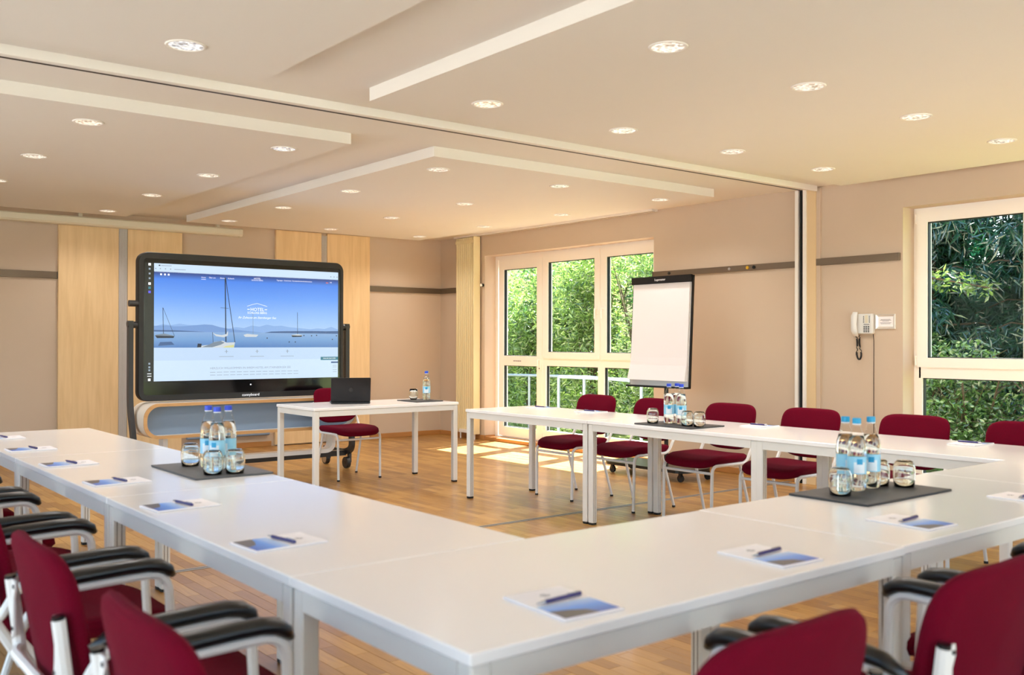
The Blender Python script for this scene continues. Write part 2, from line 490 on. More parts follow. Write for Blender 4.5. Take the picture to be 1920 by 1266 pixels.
# baseboards
def baseboard(name, pts):
    b = MB()
    for x0, x1, y0, y1 in pts: b.bbox(x0, x1, y0, y1, 0.0, 0.062, 0.003)
    struct(b.build(name, 'baseboard_oak'))
baseboard('baseboard_back', [(XL, 2.60, YW-0.016, YW), (3.99, 5.07, YW-0.016, YW), (6.45, XW, YW-0.016, YW)])
baseboard('baseboard_right', [(XW-0.016, XW, 10.073, YW-0.016), (XW-0.016, XW, 5.30, 7.085), (XW-0.016, XW, 4.268, 5.06)])
struct(MB().box(XW, XW+0.16, 10.073-0.014, 10.073, 0, 0.062).build('baseboard_reveal', 'baseboard_oak'))
struct(MB().bbox(XW-0.002, XW+0.165, W1[0], W1[1]-0.014, 0.0, 0.045, 0.004).build('trim_2', 'baseboard_oak'))

# partition post on the window wall
po = struct(link('trim_3', None))
MB().box(XW-0.045, XW, 5.262, 5.295, 0, 2.668).build('post_flange', 'ceiling_edge', po)
MB().box(XW-0.018, XW, 5.212, 5.262, 0, 2.668).build('post_channel', 'black_rubber', po)
MB().box(XW-0.04, XW, 5.232, 5.240, 0, 2.62).build('post_seal', 'gasket', po)
MB().box(XW-0.045, XW, 5.178, 5.212, 0, 2.668).build('post_flange', 'ceiling_edge', po)
MB().box(XW-0.030, XW, 5.085, 5.178, 0, 2.668).build('post_board', 'post_cream', po)
MB().box(XW-0.022, XW, 5.045, 5.085, 0, 2.668).build('post_edge', 'wall_paint', po)

# curtain tracks at the ceiling
for k, (y0, y1) in enumerate(((7.02, 10.64), (1.0, 4.50))):
    t = struct(link('trim_%d' % (4+k), None))
    MB().box(XW-0.10, XW-0.01, y0, y1, ZC-0.022, ZC).build('track_body', 'ceiling_edge', t)
    MB().box(XW-0.062, XW-0.05, y0, y1, ZC-0.0235, ZC-0.0215).build('track_groove', 'track_dark', t)

# ---- windows
def window(name, opening, cols, XF, door_first):
    """cols: list of (y_hi, y_lo, kind); frame members as boxes, sashes with panes and gaskets"""
    y0, y1, z0, z1 = opening
    w = struct(link(name, None))
    XB = XF+0.075
    fr = MB()
    fr.box(XF, XB, y1-0.06, y1, z0, z1); fr.box(XF, XB, y0, y0+0.06, z0, z1)
    fr.box(XF, XB, y0+0.06, y1-0.06, z1-0.055, z1); fr.box(XF, XB, y0+0.06, y1-0.06, z0, z0+0.055)
    for a, b, kind in cols[:-1]:
        fr.box(XF, XB, b-0.022, b+0.022, z0+0.055, z1-0.055)
    for a, b, kind in cols:
        if kind != 'door': fr.box(XF, XB, b+0.022, a-0.022, 0.985, 1.085)
    fr.build('window_frame', 'pvc_white', w)
    def glazed(nm, ya, yb, za, zb, s, xo, holes):
        """leaf between ya>yb with stile s; holes = list of (z_lo,z_hi)"""
        m_ = MB(); x0_, x1_ = XF-xo, XF+0.06
        m_.box(x0_, x1_, ya-s, ya, za, zb); m_.box(x0_, x1_, yb, yb+s, za, zb)
        zs = [za]+[q for hh in holes for q in hh]+[zb]
        for q in range(0, len(zs), 2): m_.box(x0_, x1_, yb+s, ya-s, zs[q], zs[q+1])
        leaf = m_.build(nm, 'pvc_white', w)
        for lo, hi in holes:
            g = MB(); i0, i1 = yb+s, ya-s; t = 0.007
            g.box(x0_+0.012, x0_+0.05, i1-t, i1, lo, hi); g.box(x0_+0.012, x0_+0.05, i0, i0+t, lo, hi)
            g.box(x0_+0.012, x0_+0.05, i0+t, i1-t, hi-t, hi); g.box(x0_+0.012, x0_+0.05, i0+t, i1-t, lo, lo+t)
            g.build('gasket', 'gasket', leaf)
            MB().box(x0_+0.028, x0_+0.034, i0+0.002, i1-0.002, lo+0.002, hi-0.002).build('pane', 'window_glass', leaf)
        return leaf
    for q, (a, b, kind) in enumerate(cols):
        if kind == 'door':
            L_ = glazed('door_leaf', a-0.03, b+0.014, 0.062, z1-0.045, 0.10, 0.012, [(0.185, 0.975), (1.10, 2.215)])
            bar = MB(); bar.tube(fillet([(XF-0.014, b+0.055, 1.06), (XF-0.05, b+0.055, 1.06), (XF-0.05, b+0.055, 0.98)], 0.02), 0.009)
            bar.box(XF-0.02, XF-0.011, b+0.035, b+0.075, 0.93, 1.12); bar.build('door_handle', 'pvc_white', L_, True)
            MB().tube([(XF-0.012, b+0.055, 0.95), (XF-0.022, b+0.055, 0.95)], 0.008, 8).build('keyhole', 'black_plastic', L_)
            tx = MB(); yy = (a+b)/2+0.12
            for wd in (0.03, 0.018, 0.026, 0.034, 0.022):
                tx.box(XF-0.0132, XF-0.0115, yy-wd, yy, 1.03, 1.042); yy -= wd+0.006
            tx.build('sticker', 'ink', L_)
        else:
            L_ = glazed('sash', a-0.012, b+0.012, 1.075, z1-0.035, 0.088, 0.014, [(1.155, 2.258 if name == 'window_1' else 2.29)])
            hy = b+0.055 if kind == 'sash_r' else a-0.055
            hb = MB(); hb.bbox(XF-0.022, XF-0.0135, hy-0.014, hy+0.014, 1.60, 1.70, 0.003)
            hb.tube(fillet([(XF-0.02, hy, 1.67), (XF-0.055, hy, 1.67), (XF-0.055, hy, 1.55)], 0.015), 0.009)
            hb.build('window_handle', 'pvc_white', L_, True)
            if name == 'window_2' and q == 0:
                for zz in (1.09, 2.28):
                    MB().tube([(XF-0.02, a-0.004, zz), (XF-0.02, a-0.004, zz+0.08)], 0.008, 8).build('hinge', 'pvc_white', L_)
            zl = (0.985-0.06+0.05) if False else 0.985
            i0, i1 = b+0.022, a-0.022
            pn = MB(); pn.box(XF+0.03, XF+0.036, i0+0.03, i1-0.03, 0.185, zl-0.002)
            lf = MB(); lf.box(XF-0.002, XF+0.06, i1-0.03, i1+0.001, 0.055, zl); lf.box(XF-0.002, XF+0.06, i0-0.001, i0+0.03, 0.055, zl); lf.box(XF-0.002, XF+0.06, i0+0.03, i1-0.03, 0.055, 0.185)
            lo = lf.build('fixed_light', 'pvc_white', w)
            pn.build('pane', 'window_glass', lo)
            t = 0.007; g = MB()
            g.box(XF+0.014, XF+0.05, i1-0.03-t, i1-0.03, 0.185, zl); g.box(XF+0.014, XF+0.05, i0+0.03, i0+0.03+t, 0.185, zl); g.box(XF+0.014, XF+0.05, i0+0.03, i1-0.03, zl-t, zl)
            g.build('gasket', 'gasket', lo)
    return w
window('window_1', W1, [(10.013, 9.10, 'door'), (9.10, 8.072, 'sash_r'), (8.072, 7.145, 'sash_l')], 7.752, True)
window('window_2', W2, [(4.245, 3.27, 'sash_r'), (3.27, 2.20, 'sash_l'), (2.20, 1.11, 'sash_r')], 7.752, False)

# ---- maple panels with metal strips on the screen wall
for k, (xa, xs, xe, xb, zt) in enumerate(((2.63, 3.25, 3.347, 3.954, 2.60), (5.109, 5.723, 5.805, 6.425, 2.648))):
    pnl = struct(link('trim_%d' % (6+k), None))
    MB().bbox(xa, xs, YW-0.045, YW, 0.012, zt, 0.002).build('veneer_panel', 'maple_veneer', pnl)
    MB().bbox(xe, xb, YW-0.045, YW, 0.012, zt, 0.002).build('veneer_panel', 'maple_veneer', pnl)
    s = MB(); s.box(xs+0.003, xe-0.003, YW-0.038, YW, 0.012, zt-0.03)
    for q in range(5):
        xx = xs+0.012+q*(xe-xs-0.024)/4; s.box(xx-0.004, xx+0.004, YW-0.042, YW-0.038, 0.012, zt-0.03)
    s.build('metal_strip', 'strip_metal', pnl)

# ================================================================ OBJECTS
# ---- tables
TL, TW, TH = 1.454, 0.718, 0.73
def make_table():
    t = thing('conference_table', '', 'table', group='white folding conference tables')
    MB().bbox(-TL/2, TL/2, -TW/2, TW/2, TH-0.024, TH, 0.0025).build('tabletop', 'white_laminate', t)
    a, b = TL/2-0.006, TW/2-0.006
    for s in (-1, 1):
        MB().box(-a+0.045, a-0.045, s*b-(0.022 if s > 0 else 0), s*b+(0 if s > 0 else 0.022), TH-0.072, TH-0.0245).build('apron', 'grey_lacquer', t)
        MB().box(s*a-(0.022 if s > 0 else 0), s*a+(0 if s > 0 else 0.022), -b+0.045, b-0.045, TH-0.072, TH-0.0245).build('apron', 'grey_lacquer', t)
    for sx in (-1, 1):
        for sy in (-1, 1):
            cx, cy = sx*(a-0.0225), sy*(b-0.0225)
            lg = MB().bbox(cx-0.0225, cx+0.0225, cy-0.0225, cy+0.0225, 0.014, TH-0.0245, 0.004).build('leg', 'grey_lacquer', t)
            gv = MB()
            for q in (-0.008, 0.008):
                gv.box(cx-sx*0.0228-0.0004, cx-sx*0.0228+0.0004, cy+q-0.0015, cy+q+0.0015, 0.02, TH-0.08)
            gv.build('leg_groove', 'brushed_steel', lg)
            MB().bbox(cx-0.021, cx+0.021, cy-0.021, cy+0.021, 0.0, 0.016, 0.003).build('foot_cap', 'black_rubber', lg)
    return t
tb = make_table()
YC1 = 2.10
tabs = [((1.008+TW/2, YC1+TL*0.5, 0), PI/2, 'white table in the left row, joined to the near front table'),
        ((1.008+TW/2, YC1+TL*1.5+0.003, 0), PI/2, 'white table in the left row under the dark mat with dark blue capped bottles'),
        ((1.008+TW/2, YC1+TL*2.5+0.006, 0), PI/2, 'white table at the far end of the left row nearest the wooden wall panel'),
        ((1.008+TL*0.5, 1.38+TW/2, 0), 0, 'white table at the near corner, front corner closest to viewer'),
        ((1.008+TL*1.5+0.004, 1.388+TW/2, 0), 0, 'white table under the dark mat with light blue capped bottles'),
        ((1.008+TL*2.5+0.008, 1.388+TW/2, 0), 0, 'white corner table at the right image edge joining front and right rows'),
        ((4.64+TW/2, 6.43-TL*0.5, 0), PI/2, 'white table at the far end of the window row beside the glass door'),
        ((4.64+TW/2, 6.43-TL*1.5-0.002, 0), PI/2, 'white table in the window row holding the mat in front of the flipchart'),
        ((4.64+TW/2, 6.43-TL*2.5-0.004+0.02, 0), PI/2, 'white table of the window row in front of the wall telephone'),
        ((3.665+TL/2+0.012, 7.215+TW/2, 0), 0, 'white standalone presenter table carrying the laptop')]
for k, (loc, rz, lb) in enumerate(tabs):
    o = tb if k == 0 else dup(tb)
    o.location = loc; o.rotation_euler = (0, 0, rz); o['label'] = lb

# ---- chairs (local: facing +y, origin on the floor under the seat)
def cushion(name, mtl, parent, xw, y0, y1, zc, th, nx=14, ny=14):
    """upholstered seat: superellipse plan, crowned top, waterfall front"""
    top, bot = [], []
    mb = MB(); n = 36; rings = []
    def outline(s):
        pts = []
        for k in range(n):
            a = 2*PI*k/n; c, sn = math.cos(a), math.sin(a); e = 0.42
            x = xw*s*math.copysign(abs(c)**e, c); y = (y0+y1)/2+(y1-y0)/2*s*math.copysign(abs(sn)**e, sn)
            pts.append((x, y))
        return pts
    def drop(x, y):
        t = (y-y0)/(y1-y0)
        return -0.035*max(0, (t-0.62)/0.38)**2 - 0.012*math.sin(PI*t)*(1-(x/xw)**2) + 0.010*(x/xw)**2
    prof = [(0.30, -th*0.5), (0.80, -th*0.5), (0.95, -th*0.38), (1.0, -th*0.05), (0.985, th*0.28), (0.93, th*0.45), (0.75, th*0.52), (0.4, th*0.54), (0.05, th*0.54)]
    for s, z in prof:
        rings.append([(x, y, zc+z+drop(x, y)*(1 if z > -th*0.2 else 0.8)) for x, y in outline(s)])
    mb.rings(rings, True)
    return mb.build(name, mtl, parent, 'all')

def back_pad(name, mtl, parent, w, z0, z1, yb, lean, th, curve, arm):
    """upholstered backrest: rounded outline, curved around the sitter, leaning back"""
    n = 44; H_ = z1-z0; rings = []
    def outline(s):
        out = []
        for k in range(n):
            a = 2*PI*k/n; c, sn = math.cos(a), math.sin(a)
            ex = (0.46 if arm else 0.38) if sn > 0 else 0.55
            x = w*s*math.copysign(abs(c)**ex, c); z = math.copysign(abs(sn)**ex, sn)*s
            if sn < 0: x *= 1-0.16*abs(z)**2
            out.append((x, z))
        return out
    prof = [(0.05, -0.5), (0.86, -0.5), (0.96, -0.36), (1.0, 0.0), (0.97, 0.34), (0.88, 0.5), (0.05, 0.56)]
    for s, d in prof:
        r = []
        for x, z in outline(s):
            zz = (z0+z1)/2+z*H_/2
            t = (zz-z0)/H_
            y = yb-lean*t+curve*(x/w)**2+d*th
            r.append((x, y, zz))
        rings.append(r)
    return MB().rings(rings, True).build(name, mtl, parent, 'all')

TR = 0.0115
def make_chair(arms):
    nm = 'armchair' if arms else 'side_chair'
    c = thing(nm, '', 'chair', group='burgundy armchairs' if arms else 'burgundy armless chairs')
    hw = 0.222 if not arms else 0.232
    cushion('seat', 'burgundy_fabric', c, 0.232, -0.225, 0.262, 0.452, 0.062)
    back_pad('backrest', 'burgundy_fabric', c, 0.232, 0.50 if not arms else 0.45, 0.832 if not arms else 0.842, -0.225, 0.075, 0.042, 0.03, arms)
    r = 0.0125 if arms else TR
    for s in (-1, 1):
        x = s*hw
        if not arms:
            # front leg runs up, back along the seat and up into the back upright
            p = fillet([(x*0.985, 0.222, 0.012), (x, 0.215, 0.425), (x, -0.155, 0.425), (x, -0.262, 0.60), (x*0.97, -0.268, 0.70)], 0.055, 6)
            lg = MB().tube(p, r, 8).build('front_leg', 'white_tube', c, True)
            MB().tube([(x*0.985, 0.222, 0.0), (x*0.985, 0.222, 0.014)], 0.0135, 10).build('glide', 'black_rubber', lg)
            br = MB(); br.bbox(x*0.97-0.012, x*0.97+0.012, -0.284, -0.264, 0.63, 0.70, 0.003)
            br.build('back_bracket', 'white_tube', c)
        else:
            p = fillet([(x*0.985, 0.225, 0.012), (x, 0.215, 0.405), (x, -0.16, 0.405), (x*1.02, -0.20, 0.46)], 0.05, 6)
            lg = MB().tube(p, r, 8).build('front_leg', 'white_tube', c, True)
            MB().tube([(x*0.985, 0.225, 0.0), (x*0.985, 0.225, 0.014)], 0.0145, 10).build('glide', 'black_rubber', lg)
            # upright behind the backrest with a bracket plate
            up = MB().tube([(x*0.97, -0.195, 0.40), (x*0.97, -0.262, 0.52), (x*0.97, -0.285, 0.705)], 0.0145, 8).build('upright', 'white_tube', c, True)
            MB().tube([(x*0.97, -0.285, 0.703), (x*0.97, -0.286, 0.713)], 0.0135, 8).build('upright_cap', 'black_plastic', up)
            pl = MB(); q = s*0.0
            pl.prism([(x*0.97-s*0.010, 0.56), (x*0.97-s*0.030, 0.57), (x*0.97-s*0.036, 0.585), (x*0.97-s*0.030, 0.61), (x*0.97-s*0.030, 0.66), (x*0.97-s*0.044, 0.685), (x*0.97-s*0.042, 0.705), (x*0.97-s*0.010, 0.705)], 'y', -0.286, -0.281)
            pp = pl.build('bracket_plate', 'white_tube', c)
            sc_ = MB()
            for zz, xo in ((0.588, 0.026), (0.690, 0.034)):
                sc_.tube([(x*0.97-s*xo, -0.2885, zz), (x*0.97-s*xo, -0.284, zz)], 0.005, 8)
            sc_.build('screw', 'anthracite_metal', pp)
            # armrest: tube from the upright forward, down to the seat rail, with a padded grip
            ax = s*0.272
            p = fillet([(x*0.97, -0.268, 0.535), (ax, -0.262, 0.545), (ax, -0.215, 0.626), (ax, -0.16, 0.647), (ax, 0.112, 0.654), (ax, 0.128, 0.40), (x, 0.10, 0.405)], 0.06, 7)
            ar = MB().tube(p, r, 8).build('arm_frame', 'white_tube', c, True)
            # pad: rounded D profile bending down at the front
            path = [(ax, -0.235, 0.646), (ax, -0.19, 0.666), (ax, -0.12, 0.674), (ax, 0.0, 0.679), (ax, 0.055, 0.679), (ax, 0.09, 0.673), (ax, 0.114, 0.658), (ax, 0.126, 0.642)]
            rings = []; P = [Vector(v) for v in path]
            for k, v in enumerate(P):
                t = (P[min(k+1, 7)]-P[max(k-1, 0)]).normalized(); nn = Vector((1, 0, 0)).cross(t)
                sc = 0.45 if k in (0, 7) else (0.85 if k in (1, 6) else 1.0)
                rings.append([v+Vector((1, 0, 0))*(math.cos(2*PI*q/14)*0.027*sc)+nn*(math.sin(2*PI*q/14)*0.019*sc) for q in range(14)])
            MB().rings(rings, True).build('arm_pad', 'black_plastic', ar, 'all')
        lg = MB().tube([(x*0.93, -0.10, 0.42), (x*0.98, -0.225, 0.012)], r*0.95, 8).build('rear_leg', 'white_tube', c, True)
        MB().tube([(x*0.98, -0.2245, 0.0), (x*0.98, -0.2245, 0.014)], r*1.12, 10).build('glide', 'black_rubber', lg)
    zc = 0.375
    MB().tube([(-hw*0.99, 0.219, zc), (hw*0.99, 0.219, zc)], r*0.85, 8).build('front_bar', 'white_tube', c, True)
    MB().tube([(-hw*0.95, -0.105, 0.412), (hw*0.95, -0.105, 0.412)], r*0.85, 8).build('rear_bar', 'white_tube', c, True)
    if arms:
        MB().tube(fillet([(-hw*0.97, -0.262, 0.535), (-hw*0.8, -0.285, 0.535), (hw*0.8, -0.285, 0.535), (hw*0.97, -0.262, 0.535)], 0.04), r, 8).build('back_bar', 'white_tube', c, True)
    return c
side = make_chair(False)
XR = 5.432
spots = [((XR, 5.98, 0), PI/2, 'burgundy armless chair at the window row, farthest, in front of the glass panes'),
         ((XR+0.01, 5.305, 0), PI/2, 'burgundy armless chair in front of the flipchart pole'),
         ((XR, 4.555, 0), PI/2, 'burgundy armless chair right of the flipchart behind the bottle mat'),
         ((XR+0.005, 3.875, 0), PI/2, 'burgundy armless chair in front of the black partition post'),
         ((XR, 3.13, 0), PI/2, 'burgundy armless chair below the wall telephone'),
         ((XR, 2.455, 0), PI/2, 'burgundy armless chair below the right window at the image edge'),
         ((4.487, 8.115, 0), PI, 'burgundy armless chair behind the laptop at the presenter table')]
for k, (loc, rz, lb) in enumerate(spots):
    o = side if k == 0 else dup(side)
    o.location = loc; o.rotation_euler = (0, 0, rz); o['label'] = lb
armc = make_chair(True)
spots = [((0.805, 1.66, 0), -PI/2, 'burgundy armchair nearest the viewer at the left table row'),
         ((0.80, 2.376, 0), -PI/2, 'burgundy armchair second nearest at the left table row'),
         ((0.80, 3.123, 0), -PI/2, 'burgundy armchair third from the viewer at the left table row'),
         ((0.79, 3.845, 0), -PI/2, 'burgundy armchair fourth from the viewer at the left row, cut by image edge'),
         ((0.79, 4.57, 0), -PI/2, 'burgundy armchair fifth from the viewer at the left row, only its arm showing'),
         ((0.79, 5.30, 0), -PI/2, 'burgundy armchair farthest along the left row, barely in the picture'),
         ((1.318, 1.205, 0), 0, 'burgundy armchair seen from behind at the bottom centre right'),
         ((2.005, 1.205, 0), 0, 'burgundy armchair seen from behind in the bottom right corner'),
         ((2.715, 1.205, 0), 0, 'burgundy armchair hidden behind the bottom right one, arm tip showing')]
for k, (loc, rz, lb) in enumerate(spots):
    o = armc if k == 0 else dup(armc)
    o.location = loc; o.rotation_euler = (0, 0, rz); o['label'] = lb

# ---- slate mats, bottles, tumblers
ZT = TH+0.0006
def mat_slab(x, y, lx, ly, label, mt='slate'):
    m_ = MB().bbox(-lx/2, lx/2, -ly/2, ly/2, 0, 0.008, 0.002).build('slate_mat', mt)
    m_.location = (x, y, ZT); tag(m_, label, 'mat', 'dark slate serving mats')
mat_slab(1.57, 4.035, 0.33, 0.535, 'dark slate mat on the left table row under the dark blue capped bottles', 'slate_grey')
mat_slab(3.235, 1.945, 0.565, 0.315, 'dark slate mat on the front table row under the light blue capped bottles')
mat_slab(4.855, 4.315, 0.33, 0.50, 'dark slate mat on the window table row in front of the flipchart')
mat_slab(4.925, 7.545, 0.30, 0.325, 'small dark slate mat on the presenter table')

def make_bottle(cap):
    b = thing('water_bottle', '', 'bottle', group='water bottles')
    R_ = 0.0345
    prof = [(0.010, 0.004), (0.026, 0.0), (0.032, 0.004), (R_, 0.014), (R_, 0.060), (R_-0.0012, 0.064), (R_-0.0012, 0.128), (R_, 0.132), (R_, 0.158), (0.0325, 0.176), (0.026, 0.202), (0.0175, 0.228), (0.0135, 0.238), (0.0135, 0.248)]
    MB().lathe(prof, n=24).build('glass_body', 'bottle_glass', b, 'all')
    wp = [(0.001, 0.006)]+[(max(0.005, r-0.0016), z+(0.003 if z < 0.005 else 0)) for r, z in prof[1:11]]+[(0.001, 0.2022)]
    MB().lathe(wp, n=24).build('water', 'mineral_water', b, 'all')
    MB().lathe([(0.0152, 0.243), (0.0152, 0.2465)], n=18, caps=True).build('neck_ring', 'label_white', b, True)
    cm = MB(); n = 24
    rr = lambda k: 0.0158 if k % 2 else 0.0150
    cm.rings([[(rr(k)*s*math.cos(2*PI*k/n), rr(k)*s*math.sin(2*PI*k/n), z) for k in range(n)] for s, z in ((1, 0.2475), (1, 0.2645), (0.9, 0.267))], True)
    cm.build('cap', cap, b)
    lr = R_-0.0006
    lb = MB().lathe([(lr, 0.0645), (lr, 0.1275)], n=24).build('bottle_label', 'label_blue', b, 'all')
    # white front field and crest on the label
    def patch(a0, a1, z0, z1, rad, nm, mt):
        m_ = MB(); k = 8
        m_.rings([[(rad*math.cos(a0+(a1-a0)*q/k), rad*math.sin(a0+(a1-a0)*q/k), z) for q in range(k+1)] for z in (z0, z1)], False, False)
        m_.build(nm, mt, lb, 'all')
    for a in (-2.36, 0.6):
        patch(a-0.62, a+0.62, 0.068, 0.108, lr+0.0004, 'label_field', 'label_white')
        patch(a-0.3, a+0.3, 0.100, 0.120, lr+0.0007, 'label_crest', 'cap_cyan')
    return b
def make_tumbler():
    t = thing('tumbler', '', 'glass', group='upturned tumblers')
    o_ = [(0.036, 0.0), (0.0395, 0.03), (0.0405, 0.055), (0.039, 0.075), (0.033, 0.092), (0.026, 0.0985), (0.004, 0.1005)]
    i_ = [(r-0.0022, z if z == 0 else z-0.001) for r, z in o_[:4]]+[(0.0305, 0.089), (0.024, 0.0935), (0.002, 0.0945)]
    MB().lathe([(0.0008, 0.0945)]+list(reversed(i_[:-1]))+o_+[(0.0008, 0.1006)], n=28, caps=True).build('glass_wall', 'clear_glass', t, 'all')
    return t
bt = make_bottle('cap_blue'); bc = make_bottle('cap_cyan'); tum = make_tumbler()
used = set()
def place(proto, x, y, label, rz=0.0, z=ZT+0.0085, flip=False):
    o = proto if proto.name not in used else dup(proto)
    used.add(proto.name)
    o.location = (x, y, z); o.rotation_euler = (0, 0, rz); o['label'] = label
    return o
ML = 'on the left row mat'; MR = 'on the front row mat'; MF = 'on the mat before the flipchart'
place(bt, 1.565, 4.05, 'dark blue capped water bottle '+ML+', left one at the back', 0.3)
place(bt, 1.562, 3.944, 'dark blue capped water bottle '+ML+', middle one in front')
place(bt, 1.633, 4.000, 'dark blue capped water bottle '+ML+', right one', -0.3)
place(tum, 1.530, 4.165, 'upturned glass tumbler left of the bottles '+ML)
place(tum, 1.505, 3.845, 'upturned glass tumbler in front of the bottles '+ML)
place(tum, 1.592, 3.828, 'upturned glass tumbler right of the bottles '+ML)
place(bc, 3.225, 2.045, 'light blue capped water bottle '+MR+', left one', 0.4)
place(bc, 3.192, 1.978, 'light blue capped water bottle '+MR+', middle one in front', 0.1)
place(bc, 3.297, 1.984, 'light blue capped water bottle '+MR+', right one', -0.2)
place(tum, 3.062, 1.962, 'upturned glass tumbler left of the bottles '+MR)
place(tum, 3.385, 2.005, 'upturned glass tumbler behind the right bottle '+MR)
place(tum, 3.435, 1.930, 'upturned glass tumbler rightmost '+MR)
place(bt, 4.825, 4.375, 'dark blue capped water bottle '+MF+', left one')
place(bt, 4.905, 4.375, 'dark blue capped water bottle '+MF+', rear middle one', 0.4)
place(bt, 4.835, 4.275, 'dark blue capped water bottle '+MF+', right one', -0.2)
place(tum, 4.775, 4.475, 'upturned glass tumbler left of the bottles '+MF)
place(tum, 4.79, 4.185, 'upturned glass tumbler just right of the bottles '+MF)
place(tum, 4.80, 4.092, 'upturned glass tumbler rightmost '+MF)
place(bt, 4.975, 7.515, 'dark blue capped water bottle, front one on the presenter table mat', 0.2)
place(bc, 5.035, 7.60, 'light blue capped water bottle behind another on the presenter table mat', 0.2)
ut = dup(tum); ut.rotation_euler = (PI, 0, 0); ut.location = (4.905, 7.625, ZT+0.0085+0.1005)
ut['label'] = 'upright glass tumbler beside the bottles on the presenter table'; ut['group'] = 'upright tumblers'

# ---- notepads with picture card, and pens
def picture_mat():
    mt = bpy.data.materials.new('lake_print'); mt.use_nodes = True
    nt = mt.node_tree; b = nt.nodes['Principled BSDF']; b.inputs['Roughness'].default_value = 0.35
    tc = nt.nodes.new('ShaderNodeTexCoord'); sx = nt.nodes.new('ShaderNodeSeparateXYZ'); nt.links.new(tc.outputs['Generated'], sx.inputs[0])
    r = nt.nodes.new('ShaderNodeValToRGB'); e = r.color_ramp.elements
    e[0].position = 0; e[0].color = lin(44, 92, 190); e[1].position = 1; e[1].color = lin(190, 212, 242)
    k = e.new(0.55); k.color = lin(84, 150, 236)
    nt.links.new(sx.outputs['Y'], r.inputs['Fac'])
    nt.links.new(r.outputs['Color'], b.inputs['Base Color'])
    MATS['lake_print'] = mt
picture_mat()
mat('shore_print', lin(92, 84, 84), 0.4)
def make_pad():
    # local: long side along y, picture half towards -y
    p = thing('notepad', '', 'notepad', group='notepads with lake picture')
    MB().bbox(-0.078, 0.078, -0.108, 0.108, 0, 0.005, 0.0008).build('paper_block', 'paper', p)
    cr = MB().box(-0.071, 0.071, -0.101, -0.004, 0.005, 0.0054).build('cover_picture', 'lake_print', p)
    MB().add([(-0.071, -0.101, 0.0056), (0.02, -0.101, 0.0056), (0.005, -0.072, 0.0056), (-0.03, -0.056, 0.0056), (-0.055, -0.05, 0.0056), (-0.071, -0.046, 0.0056)], [(0, 1, 2, 3, 4, 5)]).build('shore', 'shore_print', cr)
    lg = MB()
    for q, w in enumerate((0.018, 0.026, 0.014)): lg.box(-w/2, w/2, 0.052+q*0.008, 0.055+q*0.008, 0.005, 0.0053)
    lg.build('printed_logo', 'ink', p)
    return p
def make_pen():
    q = thing('ballpoint_pen', '', 'pen', group='dark blue ballpoint pens')
    MB().tube([(-0.062, 0, 0.005), (0.045, 0, 0.005)], 0.0046, 10).build('barrel', 'pen_blue', q, True)
    MB().tube([(0.045, 0, 0.005), (0.060, 0, 0.005), (0.068, 0, 0.005)], [0.0046, 0.0026, 0.0008], 10).build('tip', 'silver', q, True)
    MB().box(-0.060, -0.022, -0.0015, 0.0015, 0.0095, 0.0112).build('clip', 'silver', q)
    return q
pad0, pen0 = make_pad(), make_pen()
pads = [(1.150, 2.462, -PI/2, 0.06, 'on the left row, nearest the viewer'),
        (1.148, 3.215, -PI/2, 0.05, 'on the left row, second from the viewer'),
        (1.148, 3.912, -PI/2, 0.04, 'on the left row, third from the viewer'),
        (1.145, 4.612, -PI/2, 0.02, 'on the left row, fourth from the viewer'),
        (1.148, 5.352, -PI/2, 0.0, 'on the left row, fifth from the viewer'),
        (1.150, 6.062, -PI/2, 0.0, 'on the left row, farthest, at the image edge'),
        (1.352, 1.524, 0, -0.06, 'on the front row at the near corner'),
        (2.070, 1.532, 0, -0.05, 'on the front row, second from the near corner'),
        (2.800, 1.552, 0, -0.04, 'on the front row before the light blue capped bottles'),
        (3.560, 1.535, 0, -0.03, 'on the front row at the right image edge'),
        (5.215, 6.145, PI/2, 0.0, 'at the far end of the window row'),
        (5.225, 5.555, PI/2, 0.0, 'on the window row in front of the first chair'),
        (5.235, 3.952, PI/2, 0.0, 'on the window row between third and fourth chairs'),
        (5.240, 2.560, PI/2, 0.0, 'on the window row at the image edge')]
for k, (x, y, rz, jit, where) in enumerate(pads):
    o = pad0 if k == 0 else dup(pad0); q = pen0 if k == 0 else dup(pen0)
    o.location = (x, y, ZT); o.rotation_euler = (0, 0, rz+jit); o['label'] = 'notepad with lake picture '+where
    a = rz+jit; q.location = (x-math.sin(a)*0.008, y+math.cos(a)*0.008, ZT+0.0062)
    q.rotation_euler = (0, 0, a+PI+(0.12 if rz == 0 else 0.1)); q['label'] = 'dark blue pen on the notepad '+where

